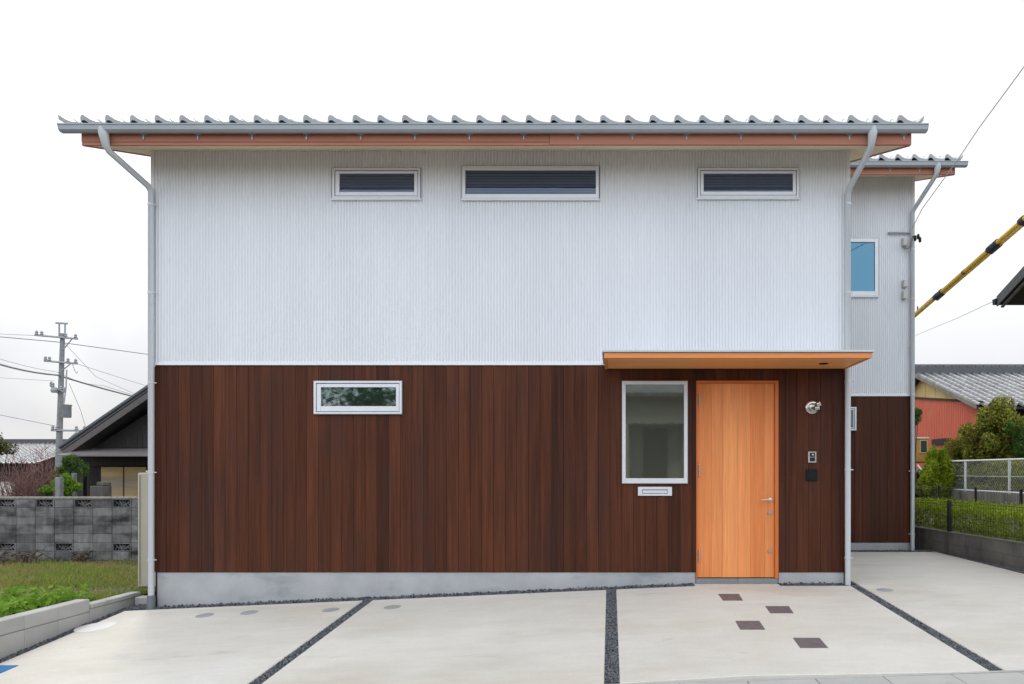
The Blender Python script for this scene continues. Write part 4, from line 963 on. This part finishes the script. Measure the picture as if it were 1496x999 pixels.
# red and yellow tiled house
RH = empty('farm_house', (16, 26, .74), 'tiled house with yellow gable boards and a red corrugated wall', 'house')
xe, de, dr = fx(1427, 22), 22.0, 26.6
ze, zr = fz(592.5, 22), fz(546, 26.6)
ln = math.hypot(dr - de, zr - ze)
tiles('roof', (xe + .05, de, ze), (1, 0, 0), (0, dr - de, zr - ze), 20, ln, RH, M['tile_old'], tw=.285, course=.26, h=1.0, edge=False, seed=6)
b_ = MB(); b_.add([(xe, dr, zr), (xe + 20, dr, zr), (xe + 20, dr + 4.6, ze), (xe, dr + 4.6, ze)], [(0, 1, 2, 3)]); b_.build('roof_back', M['tile_old'], RH)
b_ = MB(63); b_.box(xe - .1, xe + 20, dr - .16, dr + .16, zr - .02, fz(537, 26.6)); x = xe - .1
while x < xe + 20: b_.lathe((x, dr, fz(536.5, 26.6)), [(.10, 0), (.115, .01), (.115, .27), (.10, .28)], 'x', 10); x += .285
b_.build('ridge', M['tile_dark'], RH, smooth=40)
b_ = MB(); sl_ = (zr - ze) / (dr - de)
b_.prism_x([(de - .02, ze - .09), (dr, zr - .09), (dr, zr + .04), (de - .02, ze + .04)], xe - .05, xe - .01); b_.prism_x([(dr, zr - .20), (dr + 4.6, ze - .2), (dr + 4.6, ze + .04), (dr, zr + .04)], xe - .05, xe - .01); b_.build('barge_board', M['cap'], RH)
b_ = MB(); b_.prism_x([(de + .02, ze - .1), (dr, zr - .12), (dr, zr - .06), (de + .02, ze - .04)], xe - .005, xe + 20); b_.build('eave_board', M['old_timber'], RH)
xg = xe + .35
b_ = MB(); b_.prism_x([(de + .7, ze - .25), (de + .7, ze + .7 * sl_ - .14), (dr, zr - .14), (dr + 4, ze + .6 * sl_ - .14), (dr + 4, ze - .3)], xg, xg + .15); YBd = b_.build('gable_board', M['yellow_board'], RH)
b_ = MB()
for y in lins(de + 1.2, dr + 3, 8): b_.box(xg - .012, xg - .002, y, y + .04, ze - .2, min(ze + (y - de) * sl_, ze + (2 * dr - y - de) * sl_) - .2)
b_.build('batten', M['yellow_board'], YBd)
zra = lambda y: 3.42 + (y - 22.4) * .125
b_ = MB(); n = 260; ys = lins(22.35, 30.5, n); vs_ = []
for i, y in enumerate(ys): k = .02 * (i % 4 in (1, 2)); vs_ += [(xg - .12 - k, y, .5), (xg - .12 - k, y, zra(y))]
b_.add(vs_, [(2 * i, 2 * i + 2, 2 * i + 3, 2 * i + 1) for i in range(n)], .5); b_.build('red_wall', M['red_tin'], RH)
b_ = MB(); b_.hexa([(xg - .2, 22.3, zra(22.3)), (xg + .0, 22.3, zra(22.3)), (xg, 30.5, zra(30.5)), (xg - .2, 30.5, zra(30.5)), (xg - .2, 22.3, zra(22.3) + .05), (xg, 22.3, zra(22.3) + .05), (xg, 30.5, zra(30.5) + .05), (xg - .2, 30.5, zra(30.5) + .05)]); b_.build('ledge', M['old_timber'], RH)
b_ = MB(); b_.box(xg - .10, xe + 19.5, de + .75, dr + 4, .4, ze - .05); b_.build('wall', M['old_timber'], RH)
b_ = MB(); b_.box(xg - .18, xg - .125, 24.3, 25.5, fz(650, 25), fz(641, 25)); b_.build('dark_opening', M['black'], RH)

# yellow machine cab glimpsed beside the wing
CB = empty('machine_cab', (9.2, 23.4, .3), 'ochre yellow construction machine cab with a dark window showing beside the house', 'machine')
d_ = 23.2; cx1 = fx(1357, d_); cx0 = cx1 - 1.0
b_ = MB(); b_.box(cx0, cx1, d_, d_ + 1.1, fz(676, d_), fz(641, d_)); b_.build('cab', M['yellow_paint'], CB, bevel=.06, seg=3)
b_ = MB(); b_.box(cx0 - .02, cx1 + .02, d_ - .03, d_ + 1.15, fz(642, d_), fz(638.5, d_)); b_.build('cab_roof', M['cream'], CB, bevel=.03, seg=2)
b_ = MB(); o = (fx(1343.5, d_), fx(1355.5, d_), fz(662.5, d_), fz(642.5, d_)); b_.ring(o, ins(o, .035), d_ - .02, d_ + .02); WNf = b_.build('window_frame', M['yellow_board'], CB, bevel=.01)
b_ = MB(); q = ins(o, .036); b_.box(*q[:2], d_ - .008, d_ + .01, *q[2:]); b_.build('pane', M['glass'], WNf)
b_ = MB(); b_.box(cx0 - .1, cx1 + .02, d_ - .05, d_ + 1.5, .55, fz(690, d_)); b_.build('chassis', M['black'], CB, bevel=.04, seg=2)
for y in (d_ - .2, d_ + 1.1):
    b_ = MB(); b_.prism_y([(cx0 - .3, .38), (cx0 - .18, .24), (cx1 - .05, .24), (cx1 + .06, .38), (cx1 - .05, .54), (cx0 - .18, .54)], y, y + .25); b_.build('track', M['black'], CB, bevel=.02)
wire([(1340.5, 679, 21.2), (1346, 686, 21.1)], .025, 'short pale diagonal strut below the yellow machine cab', 'white_fence', cat='strut', name='strut', group=None)

# yellow line guards
A = at(1330, 466, 15.2); B = at(1496, 320, 9.6); dr_ = (B - A).normalized()
YG = empty('line_guard', A, 'yellow insulating guard tubes with dark clips on the overhead line at the right', 'cable guard')
def along(px):     # parameter where the line crosses a given column
    lo, hi = -20.0, 12.0
    for _ in range(60):
        m_ = (lo + hi) / 2; q = A + dr_ * m_
        if PX + q.x * F / q.y < px: lo = m_
        else: hi = m_
    return lo
t1, t2, t3, t4 = along(1371), along(1408.5), along(1451), along(1494)
sd = Vector((.040, 0, -.034))
for (a, b, r0) in ((-6, t1, .046), (t1, t3, .034), (t3, t4, .033), (t4, t4 + 3.2, .033)):
    b_ = MB(); b_.tube([A + dr_ * a, A + dr_ * b], r0, 12); b_.build('guard_tube', M['yellow_tube'], YG, smooth=40)
for (a, b, r0) in ((t1, t3, .021), (t3, t4 + 3, .018)):
    b_ = MB(); b_.tube([A + dr_ * a + sd, A + dr_ * b + sd], r0, 10); b_.build('guard_tube', M['yellow_tube'], YG, smooth=40)
for t, L_ in ((t1, .42), (t3, .36), (t4, .12)):
    b_ = MB(); b_.tube([A + dr_ * (t - L_ / 2), A + dr_ * (t - L_ * .1), A + dr_ * (t - L_ * .08), A + dr_ * (t + L_ * .1), A + dr_ * (t + L_ / 2)], [.050, .052, .046, .050, .050], 12)
    b_.tube([A + dr_ * (t - L_ / 2) + sd, A + dr_ * (t + L_ / 2) + sd], .028, 10); b_.build('clip', M['navy'], YG, smooth=40)
b_ = MB(); b_.tube([A + dr_ * (t2 - .05), A + dr_ * (t2 + .05)], .037, 12); b_.build('seam_band', M['fascia'], YG, smooth=40)
b_ = MB(); tm0, tm1 = along(1381), along(1393)
nrm = dr_.cross(Vector((0, 0, 1))).normalized()
if nrm.y > 0: nrm = -nrm
upv = nrm.cross(dr_).normalized(); upv = upv if upv.z > 0 else -upv
for k in range(6):
    a = tm0 + (tm1 - tm0) * k / 6; b = a + (tm1 - tm0) * .10
    e0 = (nrm * .8 + upv * .6).normalized(); e1 = (nrm * .35 + upv * .94).normalized()
    b_.hexa([A + dr_ * a + e0 * .034, A + dr_ * b + e0 * .034, A + dr_ * b + e1 * .034, A + dr_ * a + e1 * .034, A + dr_ * a + e0 * .0362, A + dr_ * b + e0 * .0362, A + dr_ * b + e1 * .0362, A + dr_ * a + e1 * .0362])
b_.build('marking', M['trim'], YG)
b_ = MB(); b_.tube([A - dr_ * 22, A + dr_ * 14], .012, 6); b_.build('cable', M['wire'], YG)
b_ = MB(); b_.tube([A + dr_ * (along(1341)) + Vector((-.02, -.03, .035)), A + dr_ * (along(1342)) + Vector((-.03, -.03, .10))], .014, 6); b_.build('hook', M['navy'], YG)

# service wires
wire([(1332, 335, 12.2), (1347, 305, 11.8), (1398, 235, 10.5), (1430, 187, 9.6), (1500, 92, 8.2), (1640, -96, 6.6), (2300, -980, 3.6)], .0065, 'thin service wire climbing to the upper right from the wing bracket', 'wire_pale', group='service wires at the house')
wire([(1190, 551, 60), (1320, 497, 24), (1400, 464, 17), (1462, 435, 13.9)], .006, 'thin faint wire sloping up to the dark tiled roof corner', 'wire_pale', group='service wires at the house')
ins_ = MB()
for px, py in ((1337, 348), (1341.5, 345.5), (1344, 350)):
    c = at(px, py, 12.1); ins_.lathe((c.x, c.y, c.z), [(.012, -.045), (.024, -.03), (.024, .02), (.010, .045)], 'z', 8)
ins_.tube([at(1333, 345, 12.2), at(1337, 346, 12.1), at(1341, 343, 12.1), at(1344, 349, 12.1), at(1343, 352, 12.1)], .008, 5)
tag(ins_.build('wire_clamp', M['black'], smooth=40), 'cluster of black wire clamps hanging beside the wing downpipe', 'wire clamp')

# dark roof corner of the house next door on the right
DH = empty('dark_roof_house', (10, 9.5, .0), 'dark tiled roof corner of the next house poking in at the right edge', 'house')
d0 = 14.0; xr0, z0_ = fx(1459, d0), fz(437, d0); pt = .345; dR = 11.9
zR = z0_ + pt * (d0 - dR)
b_ = MB(81); b_.hexa([(xr0, dR, zR - .1), (xr0 + 8, dR, zR - .1), (xr0 + 8, d0, z0_ - .1), (xr0, d0, z0_ - .1), (xr0, dR, zR), (xr0 + 8, dR, zR), (xr0 + 8, d0, z0_), (xr0, d0, z0_)]); b_.build('soffit', M['old_timber'], DH)
ev = Vector((0, dR - d0, zR - z0_)); tiles('roof', (xr0 + 8, d0 + .06, z0_ + .02), (-1, 0, 0), ev, 8.0, ev.length, DH, M['tile_dark'], edge=False)
b_ = MB(); b_.prism_x([(d0 + .02, z0_ - .13), (dR, zR - .13), (dR, zR + .06), (d0 + .02, z0_ + .06)], xr0 - .03, xr0 - .002); b_.build('barge_board', M['tile_dark'], DH)
b_ = MB(); b_.prism_x([(d0 - .02, z0_ - .165), (dR, zR - .165), (dR, zR - .135), (d0 - .02, z0_ - .135)], xr0 + .03, xr0 + .08); b_.build('trim', M['tin'], DH)
b_ = MB(); b_.prism_x([(d0 + .14, z0_ + .02), (d0 + .13, z0_ - .08), (d0 + .06, z0_ - .10), (d0 + .01, z0_ - .06), (d0 + .01, z0_ + .02)], xr0 - .05, xr0 + 8); b_.build('gutter', M['black'], DH)
b_ = MB(); b_.prism_x([(dR, zR), (dR - 2.1, z0_), (dR - 2.1, z0_ - .1), (dR, zR - .1)], xr0, xr0 + 8); b_.build('roof_back', M['tile_dark'], DH)
b_ = MB(); b_.prism_x([(d0 - .7, -.2), (d0 - .7, z0_ + .05), (dR, zR - .12), (dR - 1.5, z0_ + .05), (dR - 1.5, -.2)], xr0 + .65, xr0 + 7.4); b_.build('wall', M['render'], DH)

# ------------------------------------------------------------------ across the street (seen only in the window panes)
OH = empty('opposite_house', (1, -8, .2), 'pale rendered house across the street with a recessed porch', 'house')
b_ = MB(); b_.box(-3.5, .55, -12, -6.2, -.3, 3.8); b_.box(2.35, 9, -12, -6.2, -.3, 3.8); b_.box(.55, 2.35, -12, -6.2, 2.87, 3.8); b_.box(.55, 2.35, -12, -7.6, -.3, 2.869); b_.build('wall', M['render'], OH)
b_ = MB(); b_.prism_x([(-5.5, 3.78), (-9, 5.1), (-12.5, 3.78), (-12.5, 3.66), (-9, 4.95), (-5.5, 3.66)], -4.2, 9.6); b_.build('roof', M['tile_old'], OH)
b_ = MB(); b_.box(1.1, 1.9, -7.59, -7.54, .9, 2.8); b_.build('door', M['brown_door'], OH)
b_ = MB()
for k in range(5): b_.box(-.3, 3, -6.15 + k * .3 - 1.3, -4.6 - k * .3 if k < 5 else -6, -.2 + k * .22, .02 + k * .22)
b_.build('steps', M['kerb'], OH)
bush('street_tree', (-8.0, -6.2, 3.6), (2.2, 1.6, 1.7), 'leafy tree across the street', 'leaf', 3000, .2, 40, 22, cat='tree', base=-.6)
